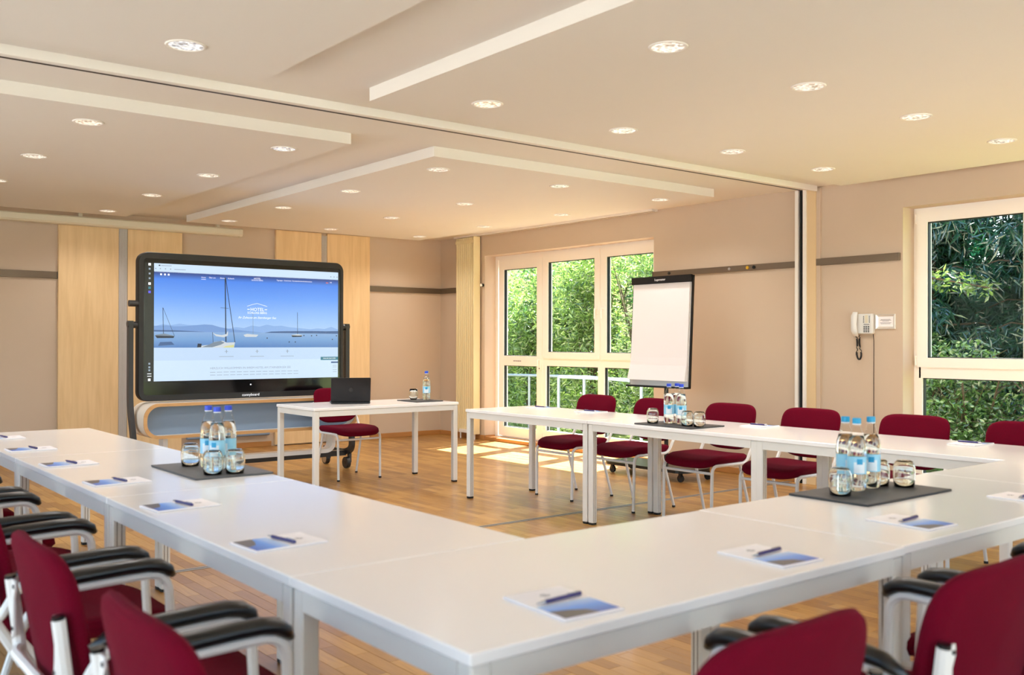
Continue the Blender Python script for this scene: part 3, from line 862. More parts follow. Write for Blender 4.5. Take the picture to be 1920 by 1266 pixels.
# ---- laptop
lt = thing('laptop', 'black laptop with raised lid seen from behind on the presenter table', 'laptop', (4.048, 7.628, ZT), math.atan2(-0.150, 0.322))
MB().bbox(0.0, 0.345, 0.0, 0.235, 0.002, 0.015, 0.004).build('keyboard_base', 'laptop_grey', lt)
kb = MB()
for i in range(12):
    for j in range(5): kb.box(0.03+i*0.024, 0.05+i*0.024, 0.03+j*0.02, 0.046+j*0.02, 0.015, 0.0165)
kb.build('keyboard', 'key_black', lt)
lid = MB(); lo = rrect(0, 0.345, 0, 0.225, 0.008)
lm = lid.prism([(x, z) for x, z in lo], 'y', 0.0, 0.006).build('lid', 'laptop_grey', lt)
lm.location = (0, 0.012, 0.012); lm.rotation_euler = (math.radians(14), 0, 0)
ap = MB(); cpts = []
for k in range(28):
    a = 2*PI*k/28; rx = 0.0185*(1+0.10*math.cos(2*a)*0.4); x = rx*math.cos(a); z = 0.0195*math.sin(a)
    if math.hypot(x-0.026, z-0.002) < 0.0125:
        dv = Vector((x-0.026, z-0.002)).normalized()*0.0125; x, z = 0.026+dv.x, 0.002+dv.y
    if abs(a-PI/2) < 0.2: z -= 0.003
    cpts.append((0.1725-x*-1, 0.115+z))
ap.prism(cpts, 'y', -0.0006, 0.0002); ap.prism([(0.1725, 0.137), (0.180, 0.146), (0.179, 0.139)], 'y', -0.0006, 0.0002)
ap.build('lid_emblem', 'logo_black', lm)

# ---- interactive display on mobile stand with lowboard
YD = 8.70
dsp = thing('interactive_display', 'large black framed touchscreen showing a lake and sailboat website', 'display', (3.745, YD, 0))
def loc(x): return x-3.745
outer = rrect(loc(2.731), loc(4.757), 0.745, 2.072, 0.085, 8)
inner = rrect(loc(2.775), loc(4.722), 0.800, 2.018, 0.03, 8)
bz = MB(); n = len(outer)
rings = [[(x, 0.09, z) for x, z in outer], [(x, 0.008, z) for x, z in outer], [(x*0.9965, 0.0, 1.408+(z-1.408)*0.995) for x, z in outer], [(x, 0.0, z) for x, z in inner], [(x, 0.006, z) for x, z in inner]]
bz.rings(rings, False); bz.add([(x, 0.09, z) for x, z in outer], [tuple(range(n))])
bz.build('bezel', 'dark_bezel', dsp, True)
scr = MB().add([(x, 0.006, z) for x, z in inner], [tuple(range(n))]).build('screen', 'screen_black', dsp)
SX0, SX1, SZ0, SZ1 = loc(2.865), loc(4.697), 0.922, 1.976       # browser area
SW, SH = SX1-SX0, SZ1-SZ0
LAY = [0]
def spoly(name, pts, mt, layer, raw=False):
    y = 0.0055-0.0004*layer
    P = pts if raw else [(SX0+u*SW, SZ1-v*SH) for u, v in pts]
    return MB().add([(x, y, z) for x, z in P], [tuple(range(len(P)))]).build(name, mt, scr)
def srect(name, u0, v0, u1, v1, mt, layer): return spoly(name, [(u0, v0), (u1, v0), (u1, v1), (u0, v1)], mt, layer)
def grad(name, stops, axis='Y', strength=1.0):
    mt = bpy.data.materials.new(name); mt.use_nodes = True
    nt = mt.node_tree; b = nt.nodes['Principled BSDF']; b.inputs['Base Color'].default_value = (0.01, 0.01, 0.01, 1); b.inputs['Roughness'].default_value = 0.25
    tc = nt.nodes.new('ShaderNodeTexCoord'); sx = nt.nodes.new('ShaderNodeSeparateXYZ'); nt.links.new(tc.outputs['Generated'], sx.inputs[0])
    r = nt.nodes.new('ShaderNodeValToRGB'); e = r.color_ramp.elements
    e[0].position = stops[0][0]; e[0].color = stops[0][1]; e[1].position = stops[-1][0]; e[1].color = stops[-1][1]
    for p, c in stops[1:-1]: k = e.new(p); k.color = c
    nt.links.new(sx.outputs[axis], r.inputs['Fac']); nt.links.new(r.outputs['Color'], b.inputs['Emission Color']); b.inputs['Emission Strength'].default_value = strength
    MATS[name] = mt
grad('sky_pixels', [(0, lin(176, 208, 246)), (0.25, lin(150, 192, 248)), (0.6, lin(104, 160, 246)), (0.88, lin(74, 136, 236)), (0.95, lin(54, 96, 180)), (1, lin(34, 54, 120))], 'Z')
grad('lake_pixels', [(0, lin(82, 128, 190)), (0.5, lin(116, 160, 212)), (1, lin(140, 176, 220))], 'Z')
emit('page_white', lin(206, 228, 252)); emit('page_pale', lin(194, 218, 246)); emit('taskbar_pixels', lin(32, 36, 33), 0.8)
emit('white_pixels', lin(250, 252, 255), 1.2); emit('mountain_pixels', lin(118, 156, 212)); emit('mountain_far', lin(140, 178, 230)); emit('shore_pixels', lin(66, 98, 146))
emit('boat_dark', lin(34, 44, 62)); emit('boat_hull', lin(206, 214, 220)); emit('boat_grey', lin(124, 140, 156)); emit('boat_yellow', lin(214, 214, 150)); emit('teal_pixels', lin(44, 120, 142)); emit('text_grey', lin(150, 166, 184)); emit('purple_pixels', lin(96, 96, 236)); emit('red_pixels', lin(220, 110, 90))
srect('browser_bar', 0, 0, 1, 0.075, 'page_white', 1)
srect('sky_image', 0, 0.07, 1, 0.58, 'sky_pixels', 1)
srect('lake_image', 0, 0.575, 1, 0.715, 'lake_pixels', 1)
srect('page_band', 0, 0.715, 1, 0.825, 'page_pale', 1)
srect('page_text_area', 0, 0.825, 1, 1.0, 'page_white', 1)
spoly('far_mountains', [(0, 0.58), (0, 0.535)]+[(k/24, 0.54-0.018*abs(math.sin(k*1.7))-0.015*math.sin(k*0.55)) for k in range(1, 24)]+[(1, 0.545), (1, 0.58)], 'mountain_far', 2)
spoly('mountain_ridge', [(0, 0.58), (0, 0.53), (0.06, 0.525), (0.10, 0.533), (0.15, 0.53), (0.21, 0.52), (0.25, 0.513), (0.29, 0.516), (0.33, 0.535), (0.38, 0.55), (0.46, 0.565), (0.56, 0.58)], 'mountain_pixels', 3)
spoly('wooded_shore', [(0, 0.578), (0, 0.566), (0.09, 0.566), (0.15, 0.57), (0.26, 0.578)], 'shore_pixels', 4)
spoly('wooded_headland', [(0.57, 0.582), (0.61, 0.570), (0.68, 0.566), (0.76, 0.564), (0.86, 0.562), (0.93, 0.563), (1, 0.560), (1, 0.586), (0.75, 0.584)], 'shore_pixels', 4)
def line(name, u0, v0, u1, v1, w, mt, layer):
    a = Vector((SX0+u0*SW, SZ1-v0*SH)); b = Vector((SX0+u1*SW, SZ1-v1*SH)); d = (b-a).normalized(); nrm = Vector((-d.y, d.x))*w/2
    return spoly(name, [tuple(a+nrm), tuple(b+nrm), tuple(b-nrm), tuple(a-nrm)], mt, layer, True)
# big sailing boat
line('mast', 0.357, 0.095, 0.362, 0.665, 0.010, 'boat_dark', 5)
line('forestay', 0.359, 0.10, 0.410, 0.67, 0.006, 'boat_dark', 5)
line('spreader', 0.333, 0.365, 0.375, 0.368, 0.003, 'boat_dark', 5)
spoly('furled_sail', [(0.292, 0.585), (0.31, 0.598), (0.34, 0.605), (0.365, 0.595), (0.368, 0.58), (0.373, 0.565), (0.372, 0.61), (0.35, 0.625), (0.31, 0.615)], 'boat_hull', 6)
line('boom', 0.292, 0.58, 0.295, 0.67, 0.004, 'boat_dark', 5)
spoly('boat_hull', [(0.215, 0.715), (0.225, 0.70), (0.28, 0.69), (0.30, 0.665), (0.345, 0.655), (0.365, 0.672), (0.41, 0.668), (0.405, 0.715)], 'boat_hull', 6)
spoly('boat_cabin', [(0.235, 0.712), (0.27, 0.692), (0.30, 0.667), (0.335, 0.657), (0.355, 0.672), (0.335, 0.69), (0.29, 0.712)], 'boat_grey', 7)
spoly('hull_stripe', [(0.345, 0.715), (0.36, 0.702), (0.405, 0.69), (0.404, 0.715)], 'boat_yellow', 7)
spoly('outboard_motor', [(0.213, 0.714), (0.216, 0.68), (0.236, 0.682), (0.234, 0.712)], 'boat_dark', 8)
# left boat
line('mast', 0.043, 0.375, 0.046, 0.612, 0.005, 'boat_dark', 5); line('forestay', 0.044, 0.378, 0.10, 0.615, 0.003, 'boat_dark', 5)
spoly('boat_hull', [(0.005, 0.612), (0.10, 0.617), (0.095, 0.632), (0.015, 0.634)], 'boat_dark', 6)
spoly('boat_deck', [(0.01, 0.605), (0.05, 0.595), (0.085, 0.608), (0.10, 0.617), (0.005, 0.612)], 'boat_grey', 7)
spoly('boat_reflection', [(0.02, 0.70), (0.10, 0.69), (0.085, 0.664), (0.03, 0.668)], 'shore_pixels', 5)
# middle and right boats
line('mast', 0.506, 0.40, 0.507, 0.60, 0.003, 'boat_grey', 5)
spoly('boat_hull', [(0.455, 0.602), (0.475, 0.593), (0.50, 0.597), (0.537, 0.600), (0.525, 0.62), (0.465, 0.62)], 'boat_hull', 6)
line('mast', 0.757, 0.39, 0.758, 0.595, 0.004, 'boat_dark', 5)
spoly('boat_hull', [(0.722, 0.60), (0.76, 0.592), (0.787, 0.60), (0.782, 0.615), (0.728, 0.617)], 'boat_hull', 6)
spoly('boat_deck', [(0.722, 0.603), (0.76, 0.606), (0.786, 0.604), (0.78, 0.617), (0.728, 0.619)], 'boat_dark', 7)
for u, v in ((0.795, 0.605), (0.84, 0.606), (0.87, 0.602), (0.71, 0.665), (0.745, 0.665), (0.965, 0.64), (0.585, 0.63), (0.99, 0.605)):
    spoly('buoy', [(u-0.003, v-0.005), (u+0.003, v-0.005), (u+0.003, v+0.005), (u-0.003, v+0.005)], 'boat_dark', 6)
def stext(name, body, u, v, size, mt, layer, align='CENTER', shear=0.0, spacing=1.0):
    o = link(name, text_mesh(body, size, mt, align, shear, 0.0, spacing), scr)
    o.location = (SX0+u*SW, 0.0055-0.0004*layer, SZ1-v*SH); o.rotation_euler = (PI/2, 0, 0)
stext('heading_text', 'HOTEL', 0.53, 0.386, 0.044, 'white_pixels', 5)
stext('heading_text', 'SCHLOSS BERG', 0.53, 0.412, 0.029, 'white_pixels', 5)
stext('slogan_text', 'Ihr Zuhause am Starnberger See', 0.53, 0.455, 0.029, 'white_pixels', 5, shear=0.4)
line('heading_dash', 0.476, 0.372, 0.489, 0.372, 0.006, 'white_pixels', 5); line('heading_dash', 0.571, 0.372, 0.584, 0.372, 0.006, 'white_pixels', 5)
pk = [(0.475, 0.345), (0.505, 0.327), (0.53, 0.318), (0.555, 0.329), (0.585, 0.343)]
for a, b in zip(pk, pk[1:]): line('mountain_emblem', a[0], a[1], b[0], b[1], 0.003, 'white_pixels', 5)
for u, w in ((0.245, 'Home'), (0.29, 'Über uns'), (0.345, 'Zimmer'), (0.388, 'Kulinarik'), (0.655, 'Tagungen'), (0.70, 'Gutscheine'), (0.742, 'Kontakt'), (0.80, 'Anreise & Information'), (0.955, 'DE')):
    stext('menu_text', w, u, 0.108 if u < 0.5 else 0.105, 0.017, 'white_pixels', 5)
line('menu_underline', 0.233, 0.12, 0.257, 0.12, 0.003, 'white_pixels', 5)
stext('logo_text', 'HOTEL', 0.53, 0.100, 0.022, 'white_pixels', 5); stext('logo_text', 'SCHLOSS BERG', 0.53, 0.114, 0.017, 'white_pixels', 5)
srect('flag_icon', 0.925, 0.10, 0.94, 0.108, 'red_pixels', 5)
for u in (0.033, 0.052, 0.07): srect('social_icon', u-0.004, 0.085, u+0.005, 0.10, 'white_pixels', 5)
stext('welcome_text', 'HERZLICH WILLKOMMEN IN IHREM HOTEL AM STARNBERGER SEE', 0.28, 0.905, 0.027, 'text_grey', 3, 'LEFT')
for v, u1 in ((0.93, 0.77), (0.955, 0.77)):
    for k in range(14): srect('text_line', 0.28+k*0.035, v, 0.308+k*0.035, v+0.004, 'text_grey', 3)
for u in (0.365, 0.53, 0.70):
    srect('page_icon', u-0.009, 0.748, u+0.009, 0.752, 'text_grey', 3); srect('page_icon', u-0.002, 0.735, u+0.002, 0.765, 'text_grey', 3); srect('icon_caption', u-0.038, 0.793, u+0.038, 0.797, 'text_grey', 3)
srect('booking_button', 0.895, 0.805, 1.0, 0.835, 'teal_pixels', 3); stext('button_text', 'ONLINE BUCHEN', 0.947, 0.825, 0.018, 'white_pixels', 5)
srect('side_tab', 0.958, 0.85, 1.0, 0.865, 'shore_pixels', 3)
for v in (0.885, 0.90, 0.925, 0.945): srect('side_text', 0.968, v, 0.993, v+0.004, 'text_grey', 3)
srect('browser_tab', 0.022, 0.012, 0.03, 0.022, 'boat_dark', 3); srect('address_text', 0.098, 0.043, 0.155, 0.048, 'text_grey', 3); srect('tab_text', 0.034, 0.015, 0.085, 0.020, 'text_grey', 3)
for u in (0.008, 0.03, 0.055, 0.08, 0.955, 0.975, 0.993): srect('browser_icon', u-0.003, 0.04, u+0.003, 0.049, 'text_grey', 3)
spoly('taskbar', [(loc(2.785), SZ1), (SX0-0.001, SZ1), (SX0-0.001, SZ0), (loc(2.785), SZ0)], 'taskbar_pixels', 1, True)
for k, (v, mt) in enumerate(((0.012, 'white_pixels'), (0.05, 'text_grey'), (0.09, 'text_grey'), (0.13, 'text_grey'), (0.175, 'white_pixels'), (0.21, 'teal_pixels'), (0.245, 'purple_pixels'), (0.85, 'text_grey'), (0.88, 'text_grey'), (0.905, 'text_grey'), (0.935, 'white_pixels'), (0.955, 'white_pixels'), (0.985, 'white_pixels'))):
    x = loc(2.826); z = SZ1-v*SH; s = 0.011 if mt != 'text_grey' else 0.008
    if k in (10, 11): spoly('taskbar_clock', [(x-0.018, z+0.003), (x+0.018, z+0.003), (x+0.018, z-0.003), (x-0.018, z-0.003)], mt, 3, True)
    else: spoly('taskbar_icon', [(x-s, z+s), (x+s, z+s), (x+s, z-s), (x-s, z-s)], mt, 3, True)
MB().tube([(loc(3.772), 0.004, 0.872), (loc(3.772), 0.001, 0.872)], 0.007, 10).build('sensor_light', 'white_pixels', dsp)
bt_ = link('brand_lettering', text_mesh('connyboard', 0.036, 'white_pixels', 'CENTER'), dsp); bt_.location = (loc(3.772), -0.0008, 0.765); bt_.rotation_euler = (PI/2, 0, 0)
for s, xs in ((-1, 2.731), (1, 4.757)):
    MB().tube([(loc(xs)-s*0.02, 0.045, 1.425), (loc(xs)+s*0.06, 0.045, 1.425)], 0.03, 14).build('pivot', 'anthracite_metal', dsp, True)
MB().tube([(loc(2.74), 0.03, 1.613), (loc(2.655), 0.03, 1.613)], 0.028, 16).build('side_handle', 'anthracite_metal', dsp, True)

st = thing('display_stand', 'dark grey curved wheeled stand carrying the large touchscreen', 'stand', (3.745, YD, 0))
for s, xs in ((-1, 2.672), (1, 4.815)):
    path = fillet([(loc(xs), 0.045, 1.46), (loc(xs), 0.045, 0.70), (loc(xs), -0.06, 0.42), (loc(xs), -0.08, 0.20), (loc(xs), 0.06, 0.155), (loc(xs), 0.50, 0.155)], 0.16, 7)
    MB().sweep(path, [(-0.02, -0.03), (0.02, -0.03), (0.02, 0.03), (-0.02, 0.03)], (1, 0, 0)).build('side_arm', 'anthracite_metal', st, True)
    MB().tube([(loc(xs)-0.024, 0.045, 1.43), (loc(xs)+0.024, 0.045, 1.43)], 0.031, 14).build('arm_head', 'anthracite_metal', st, True)
    for yy, mt in ((-0.01, 'anthracite_metal'), (0.43, 'silver')):
        c = MB(); c.tube([(loc(xs)-0.045, yy, 0.058), (loc(xs)-0.005, yy, 0.058)], 0.057, 18)
        w = c.build('caster_wheel', 'anthracite_metal', st, True)
        MB().tube([(loc(xs)-0.047, yy, 0.058), (loc(xs)-0.003, yy, 0.058)], 0.02 if mt != 'silver' else 0.045, 14).build('wheel_hub', 'black_plastic' if mt != 'silver' else 'silver', w, True)
        MB().bbox(loc(xs)-0.002, loc(xs)+0.022, yy-0.022, yy+0.03, 0.055, 0.15, 0.004).build('caster_fork', 'anthracite_metal', st)
MB().box(loc(2.69), loc(4.80), 0.02, 0.09, 0.125, 0.178).build('cross_bar', 'anthracite_metal', st)
# lowboard between the arms
lb_ = thing('lowboard', 'rounded lowboard with light shell and grey blue recess below the touchscreen', 'lowboard', (3.745, 8.50, 0))
o_ = rrect(loc(2.715), loc(4.815), 0.425, 0.735, 0.13, 8); i_ = rrect(loc(2.745), loc(4.785), 0.452, 0.708, 0.11, 8)
def ring(y0, y1, A, B_, nm, mt):
    m_ = MB(); n = len(A)
    m_.rings([[(x, y0, z) for x, z in A], [(x, y1, z) for x, z in A], [(x, y1, z) for x, z in B_], [(x, y0, z) for x, z in B_], [(x, y0, z) for x, z in A]], False)
    return m_.build(nm, mt, lb_, True)
ring(0.012, 0.37, o_, i_, 'shell', 'lowboard_shell')
ring(0.0, 0.012, o_, i_, 'wood_edge', 'maple_edge')
MB().add([(x, 0.10, z) for x, z in i_], [tuple(range(len(i_)))]).build('recess_panel', 'lowboard_panel', lb_)
pth = fillet([(loc(2.95), 0.20, 0.43), (loc(2.95), 0.20, 0.195), (loc(4.62), 0.20, 0.195), (loc(4.62), 0.20, 0.43)], 0.09, 7)
MB().sweep(pth, [(-0.06, -0.02), (0.06, -0.02), (0.06, 0.02), (-0.06, 0.02)], (0, 1, 0)).build('loop_foot', 'white_tube', lb_, True)

# ---- projector screen casing
pc = thing('projection_screen_casing', 'long beige roller screen casing under the ceiling above the touchscreen', 'screen casing', (0, 0, 0))
yb = 10.86
MB().prism([(yb-0.045, 2.530), (yb-0.03, 2.512), (yb+0.03, 2.505), (yb+0.05, 2.52), (yb+0.05, 2.60), (yb-0.03, 2.60), (yb-0.045, 2.585)], 'x', 0.5, 4.55).build('casing', 'casing_beige', pc)
MB().prism([(yb-0.048, 2.528), (yb-0.03, 2.508), (yb+0.03, 2.501), (yb+0.053, 2.518), (yb+0.053, 2.603), (yb-0.03, 2.603), (yb-0.048, 2.588)], 'x', 4.55, 4.585).build('end_cap', 'casing_beige', pc)
for x in (1.2, 2.8, 4.3): MB().box(x-0.02, x+0.02, yb-0.01, yb+0.03, 2.6, ZC).build('bracket', 'casing_beige', pc)

# ---- metal picture rails
def rail(name, boxes, label, end=None):
    r = thing(name, label, 'rail', group='metal magnet rails')
    r.location = (0, 0, 0)
    m_ = MB()
    for b in boxes: m_.bbox(*b, 0.002)
    m_.build('rail_bar', 'brushed_steel', r)
    for e in end or []: MB().box(*e).build('end_cap', 'anthracite_metal', r)
    return r
rail('magnet_rail', [(XL+0.5, 2.622, YW-0.028, YW, 1.945, 2.018)], 'metal magnet rail on the screen wall left of the wooden panels', [(2.622, 2.627, YW-0.029, YW, 1.944, 2.019)])
rail('magnet_rail', [(6.43, XW-0.028, YW-0.028, YW, 1.940, 2.012), (XW-0.028, XW, 10.66, YW, 1.940, 2.012)], 'dark metal magnet rail running around the far room corner', [(XW-0.029, XW, 10.655, 10.66, 1.939, 2.013)])
rail('magnet_rail', [(XW-0.026, XW, 5.30, 7.08, 1.968, 2.026)], 'metal magnet rail on the wall above the flipchart', [(XW-0.027, XW, 7.08, 7.085, 1.967, 2.027)])
rail('magnet_rail', [(XW-0.026, XW, 4.288, 5.13, 1.972, 2.034)], 'short metal magnet rail on the wall above the telephone', [(XW-0.027, XW, 5.13, 5.135, 1.971, 2.035)])
for y, mt, r_, lb in ((6.843, 'black_plastic', 0.016, 'black round magnet on the rail just above the flipchart'), (6.058, 'magnet_silver', 0.014, 'silver round magnet on the rail, left of the pair'), (5.84, 'magnet_yellow', 0.016, 'yellow round magnet on the wall rail'), (5.765, 'black_plastic', 0.017, 'black round magnet on the rail beside the yellow one')):
    g = MB(); g.rings([[(XW-0.0262-d, y+r_*s*math.cos(2*PI*k/14), 1.998+r_*s*math.sin(2*PI*k/14)) for k in range(14)] for s, d in ((1, 0), (1, 0.008), (0.8, 0.011))], True)
    tag(g.build('magnet', mt, None, True), lb, 'magnet', 'round magnets')

# ---- vertical radiator
rd = thing('vertical_radiator', 'tall cream ribbed radiator in the corner beside the glass door', 'radiator', (XW, 10.36, 0))
for k in range(9):
    y = 0.215-k*0.047
    MB().tube([(-0.075, y, 0.085), (-0.075, y, 2.655)], 0.021, 10).build('rib', 'cream_radiator', rd, True)
MB().bbox(-0.125, -0.02, -0.215, -0.197, 0.07, 2.658, 0.004).build('side_cover', 'cream_radiator', rd)
for z in (0.12, 2.60): MB().box(-0.10, -0.05, -0.20, 0.235, z-0.02, z+0.02).build('header', 'cream_radiator', rd)
MB().tube([(-0.075, -0.17, 0.09), (-0.075, -0.17, 0.0)], 0.011, 8).build('supply_pipe', 'white_tube', rd, True)
MB().tube([(-0.075, 0.14, 0.09), (-0.075, 0.14, 0.0)], 0.011, 8).build('supply_pipe', 'white_tube', rd, True)
MB().box(-0.13, -0.10, -0.21, 0.10, 0.085, 0.125).build('valve_cover', 'white_tube', rd)
for z in (0.5, 2.1): MB().box(-0.06, -0.001, -0.02, 0.02, z, z+0.04).build('wall_bracket', 'cream_radiator', rd)
bl = thing('curtain_holdback', 'small black and cream wall knob beside the glass door', 'knob', (XW, 10.105, 2.02))
MB().tube([(0, 0, 0), (-0.03, 0, 0)], 0.022, 12).build('knob_base', 'black_plastic', bl, True)
MB().tube([(-0.03, 0, 0), (-0.045, 0, 0)], 0.018, 12).build('knob_face', 'pvc_white', bl, True)

# ---- telephone, cord, framed notice
ph = thing('wall_telephone', 'white wall telephone with black coiled cord', 'telephone', (XW, 4.607, 1.44))
def ybox(m_, a, b, z0, z1, d0, d1, bv=0.004): return m_.bbox(-d1, -d0, min(a, b), max(a, b), z0, z1, bv)
ybox(MB(), 0.085, -0.088, -0.085, 0.088, 0.0, 0.045, 0.006).build('body', 'handset_white', ph)
hs = MB(); hp = [(-0.062, 0.062, 0.105), (-0.078, 0.064, 0.07), (-0.082, 0.066, 0.0), (-0.080, 0.062, -0.06), (-0.062, 0.056, -0.105)]
hs.rings([[(p[0]+w*0.8*math.cos(2*PI*k/12)*0.016*1.3, p[1]+math.sin(2*PI*k/12)*0.026*w, p[2]) for k in range(12)] for p, w in zip(hp, (0.9, 1.15, 1.0, 1.15, 0.85))], True)
hs.build('handset', 'handset_white', ph, 'all')
for r_ in range(4):
    for c_ in range(3):
        yy = -0.012-c_*0.020; zz = -0.022-r_*0.0145
        MB().box(-0.0475, -0.045, yy-0.0065, yy+0.0065, zz-0.0042, zz+0.0042).build('key', 'key_black', ph)
for r_ in range(4): MB().box(-0.047, -0.045, -0.012-r_*0.0135-0.0045, -0.012-r_*0.0135+0.0045, -0.006, 0.0).build('key', 'key_black', ph)
for r_ in range(5):
    for yy in (-0.006, -0.060): MB().box(-0.047, -0.045, yy-0.004, yy+0.004, 0.012+r_*0.0125, 0.018+r_*0.0125).build('key', 'key_black', ph)
MB().box(-0.0462, -0.045, -0.046, -0.018, 0.008, 0.078).build('number_card', 'casing_beige', ph)
coil = []
base = fillet([(-0.05, 0.060, -0.10), (-0.045, 0.052, -0.16), (-0.04, 0.065, -0.27), (-0.04, 0.040, -0.318), (-0.04, 0.015, -0.27), (-0.04, 0.040, -0.16), (-0.03, 0.040, -0.088)], 0.06, 10)
L_ = []
for a, b in zip(base, base[1:]):
    for q in range(6): L_.append(a.lerp(b, q/6))
for k, p in enumerate(L_):
    coil.append((p[0]+0.0055*math.cos(k*1.25), p[1]+0.0055*math.sin(k*1.25), p[2]))
MB().tube(coil, 0.0038, 6).build('coiled_cord', 'key_black', ph, 'all')
MB().tube(fillet([(-0.02, -0.080, -0.08), (-0.006, -0.078, -0.14), (-0.004, -0.076, -0.5), (-0.004, -0.078, -1.38)], 0.05), 0.0028, 6).build('line_cord', 'track_dark', ph, True)
nf = thing('framed_notice', 'small silver framed notice on the wall beside the telephone', 'frame', (XW, 4.420, 1.459))
fr = MB(); A = [(-0.09, -0.063), (0.09, -0.063), (0.09, 0.063), (-0.09, 0.063)]; B2 = [(-0.068, -0.043), (0.068, -0.043), (0.068, 0.043), (-0.068, 0.043)]
fr.rings([[(0, y, z) for y, z in A], [(-0.012, y, z) for y, z in A], [(-0.016, y*0.97, z*0.96) for y, z in A], [(-0.006, y, z) for y, z in B2], [(0, y, z) for y, z in B2]], False)
fr.build('frame_border', 'silver_sticker', nf)
MB().box(-0.006, 0, -0.068, 0.068, -0.043, 0.043).build('notice_sheet', 'paper', nf)
for z, w in ((0.018, 0.044), (0.011, 0.05), (0.004, 0.03), (-0.010, 0.052), (-0.018, 0.044)):
    MB().box(-0.0066, -0.006, -w, w, z-0.0016, z+0.0016).build('notice_line', 'ink', nf)

# ---- cable duct on the screen wall
cdk = thing('wall_duct', 'light grey cable duct low on the wall behind the lowboard', 'cable duct', (0, 0, 0))
MB().bbox(4.02, 5.03, YW-0.05, YW, 0.14, 0.215, 0.004).build('duct_body', 'lowboard_panel', cdk)
MB().bbox(4.02, 5.03, YW-0.056, YW-0.05, 0.148, 0.207, 0.002).build('duct_lid', 'lowboard_panel', cdk)

# ---- flipchart
fc = thing('flipchart', 'flipchart with blank white paper pad and black clamp bar', 'flipchart', (6.84, 6.36, 0))
def FX(z): return 0.087+(z-1.905)*0.05        # board leans back
y0, y1 = 0.385, -0.365
def slab(nm, mt, z0, z1, ya, yb_, d0, d1, parent=None):
    P = []
    for z in (z0, z1):
        for d in (d0, d1): P.append((FX(z)+d, z))
    m_ = MB(); m_.prism([P[0], P[2], P[3], P[1]], 'x', 0, 1)
    vs = [(FX(z)+d, y, z) for y in (ya, yb_) for (z, d) in ((z0, d0), (z1, d0), (z1, d1), (z0, d1))]
    q = MB().add(vs, [(0, 1, 2, 3), (7, 6, 5, 4), (0, 4, 5, 1), (1, 5, 6, 2), (2, 6, 7, 3), (3, 7, 4, 0)])
    return q.build(nm, mt, parent or fc)
slab('board', 'silver_sticker', 0.862, 1.905, y0, y1, 0.0, 0.018)
slab('board_edge', 'black_plastic', 0.850, 1.91, y1-0.002, y1-0.014, -0.004, 0.022)
slab('board_edge', 'black_plastic', 0.850, 1.91, y0+0.010, y0, 0.004, 0.022)
cl = slab('clamp_bar', 'black_plastic', 1.845, 1.915, y0+0.004, y1-0.008, -0.03, 0.0)
slab('pen_tray', 'black_plastic', 0.846, 0.864, y0+0.01, y1-0.014, -0.05, 0.02)
# paper pad, bottom edge flaring a little
pp = MB(); rows = []
for k in range(14):
    t = k/13; z = 1.86-t*0.945; bow = -0.012-0.006*t-(0.045*max(0, t-0.82)/0.18*0.5)
    wv = 0.018*max(0, t-0.8)/0.2
    rows.append([(FX(z)+bow, y0-0.012+wv, z), (FX(z)+bow, y1+0.014-0.0, z), (FX(z)-0.002, y1+0.014, z), (FX(z)-0.002, y0-0.012, z)])
pp.rings(rows, True).build('paper_pad', 'paper', fc)
lg = link('clamp_lettering', text_mesh('Legamaster', 0.030, 'white_pixels' if False else 'paper', 'CENTER'), cl)
zt = 1.872; lg.location = (FX(zt)-0.0305, 0.01, zt); lg.rotation_euler = (PI/2-math.atan(0.17)*0, 0, -PI/2)
lg.rotation_euler = (math.radians(90)-math.atan(0.05), 0, -PI/2)
MB().tube([(0.115, -0.02, 0.10), (0.115, -0.02, 0.90)], 0.021, 14).build('pole', 'black_plastic', fc, True)
MB().tube([(0.115, -0.02, 0.80), (0.115, -0.02, 1.45)], 0.015, 12).build('inner_pole', 'silver', fc, True)
MB().tube([(0.082, -0.02, 1.40), (0.13, -0.02, 1.40)], 0.03, 12).build('joint', 'black_plastic', fc, True)
MB().bbox(0.090, 0.095, -0.035, -0.005, 0.70, 0.78, 0.001).build('pole_sticker', 'paper', fc)
bp = MB(); prof = rrect(-0.20, 0.26, -0.50, 0.56, 0.12)
bp.prism(prof, 'z', 0.085, 0.112).build('base_plate', 'black_plastic', fc)
for x, y in ((0.20, 0.52), (-0.13, 0.46), (0.20, -0.46), (-0.13, -0.42)):
    w = MB().tube([(x-0.012, y, 0.034), (x+0.012, y, 0.034)], 0.033, 14).build('caster_wheel', 'black_rubber', fc, True)
    MB().bbox(x-0.017, x+0.017, y-0.012, y+0.016, 0.036, 0.088, 0.003).build('caster_fork', 'black_plastic', fc)

# ---- recessed downlights
def lamp_face():
    mt = bpy.data.materials.new('lamp_reflector'); mt.use_nodes = True
    nt = mt.node_tree; b = nt.nodes['Principled BSDF']
    b.inputs['Base Color'].default_value = lin(225, 220, 210); b.inputs['Metallic'].default_value = 0.7; b.inputs['Roughness'].default_value = 0.2
    g = nt.nodes.new('ShaderNodeNewGeometry')
    r = nt.nodes.new('ShaderNodeValToRGB'); r.color_ramp.elements[0].color = (0.12, 0.10, 0.08, 1); r.color_ramp.elements[1].color = (1, 0.95, 0.86, 1)
    r.color_ramp.elements[0].position = 0.1; r.color_ramp.elements[1].position = 0.75
    nt.links.new(g.outputs['Random Per Island'], r.inputs['Fac']); nt.links.new(r.outputs['Color'], b.inputs['Emission Color'])
    b.inputs['Emission Strength'].default_value = 0.85
    MATS['lamp_reflector'] = mt
lamp_face()
dl = thing('ceiling_downlight', '', 'downlight', group='recessed ceiling downlights')
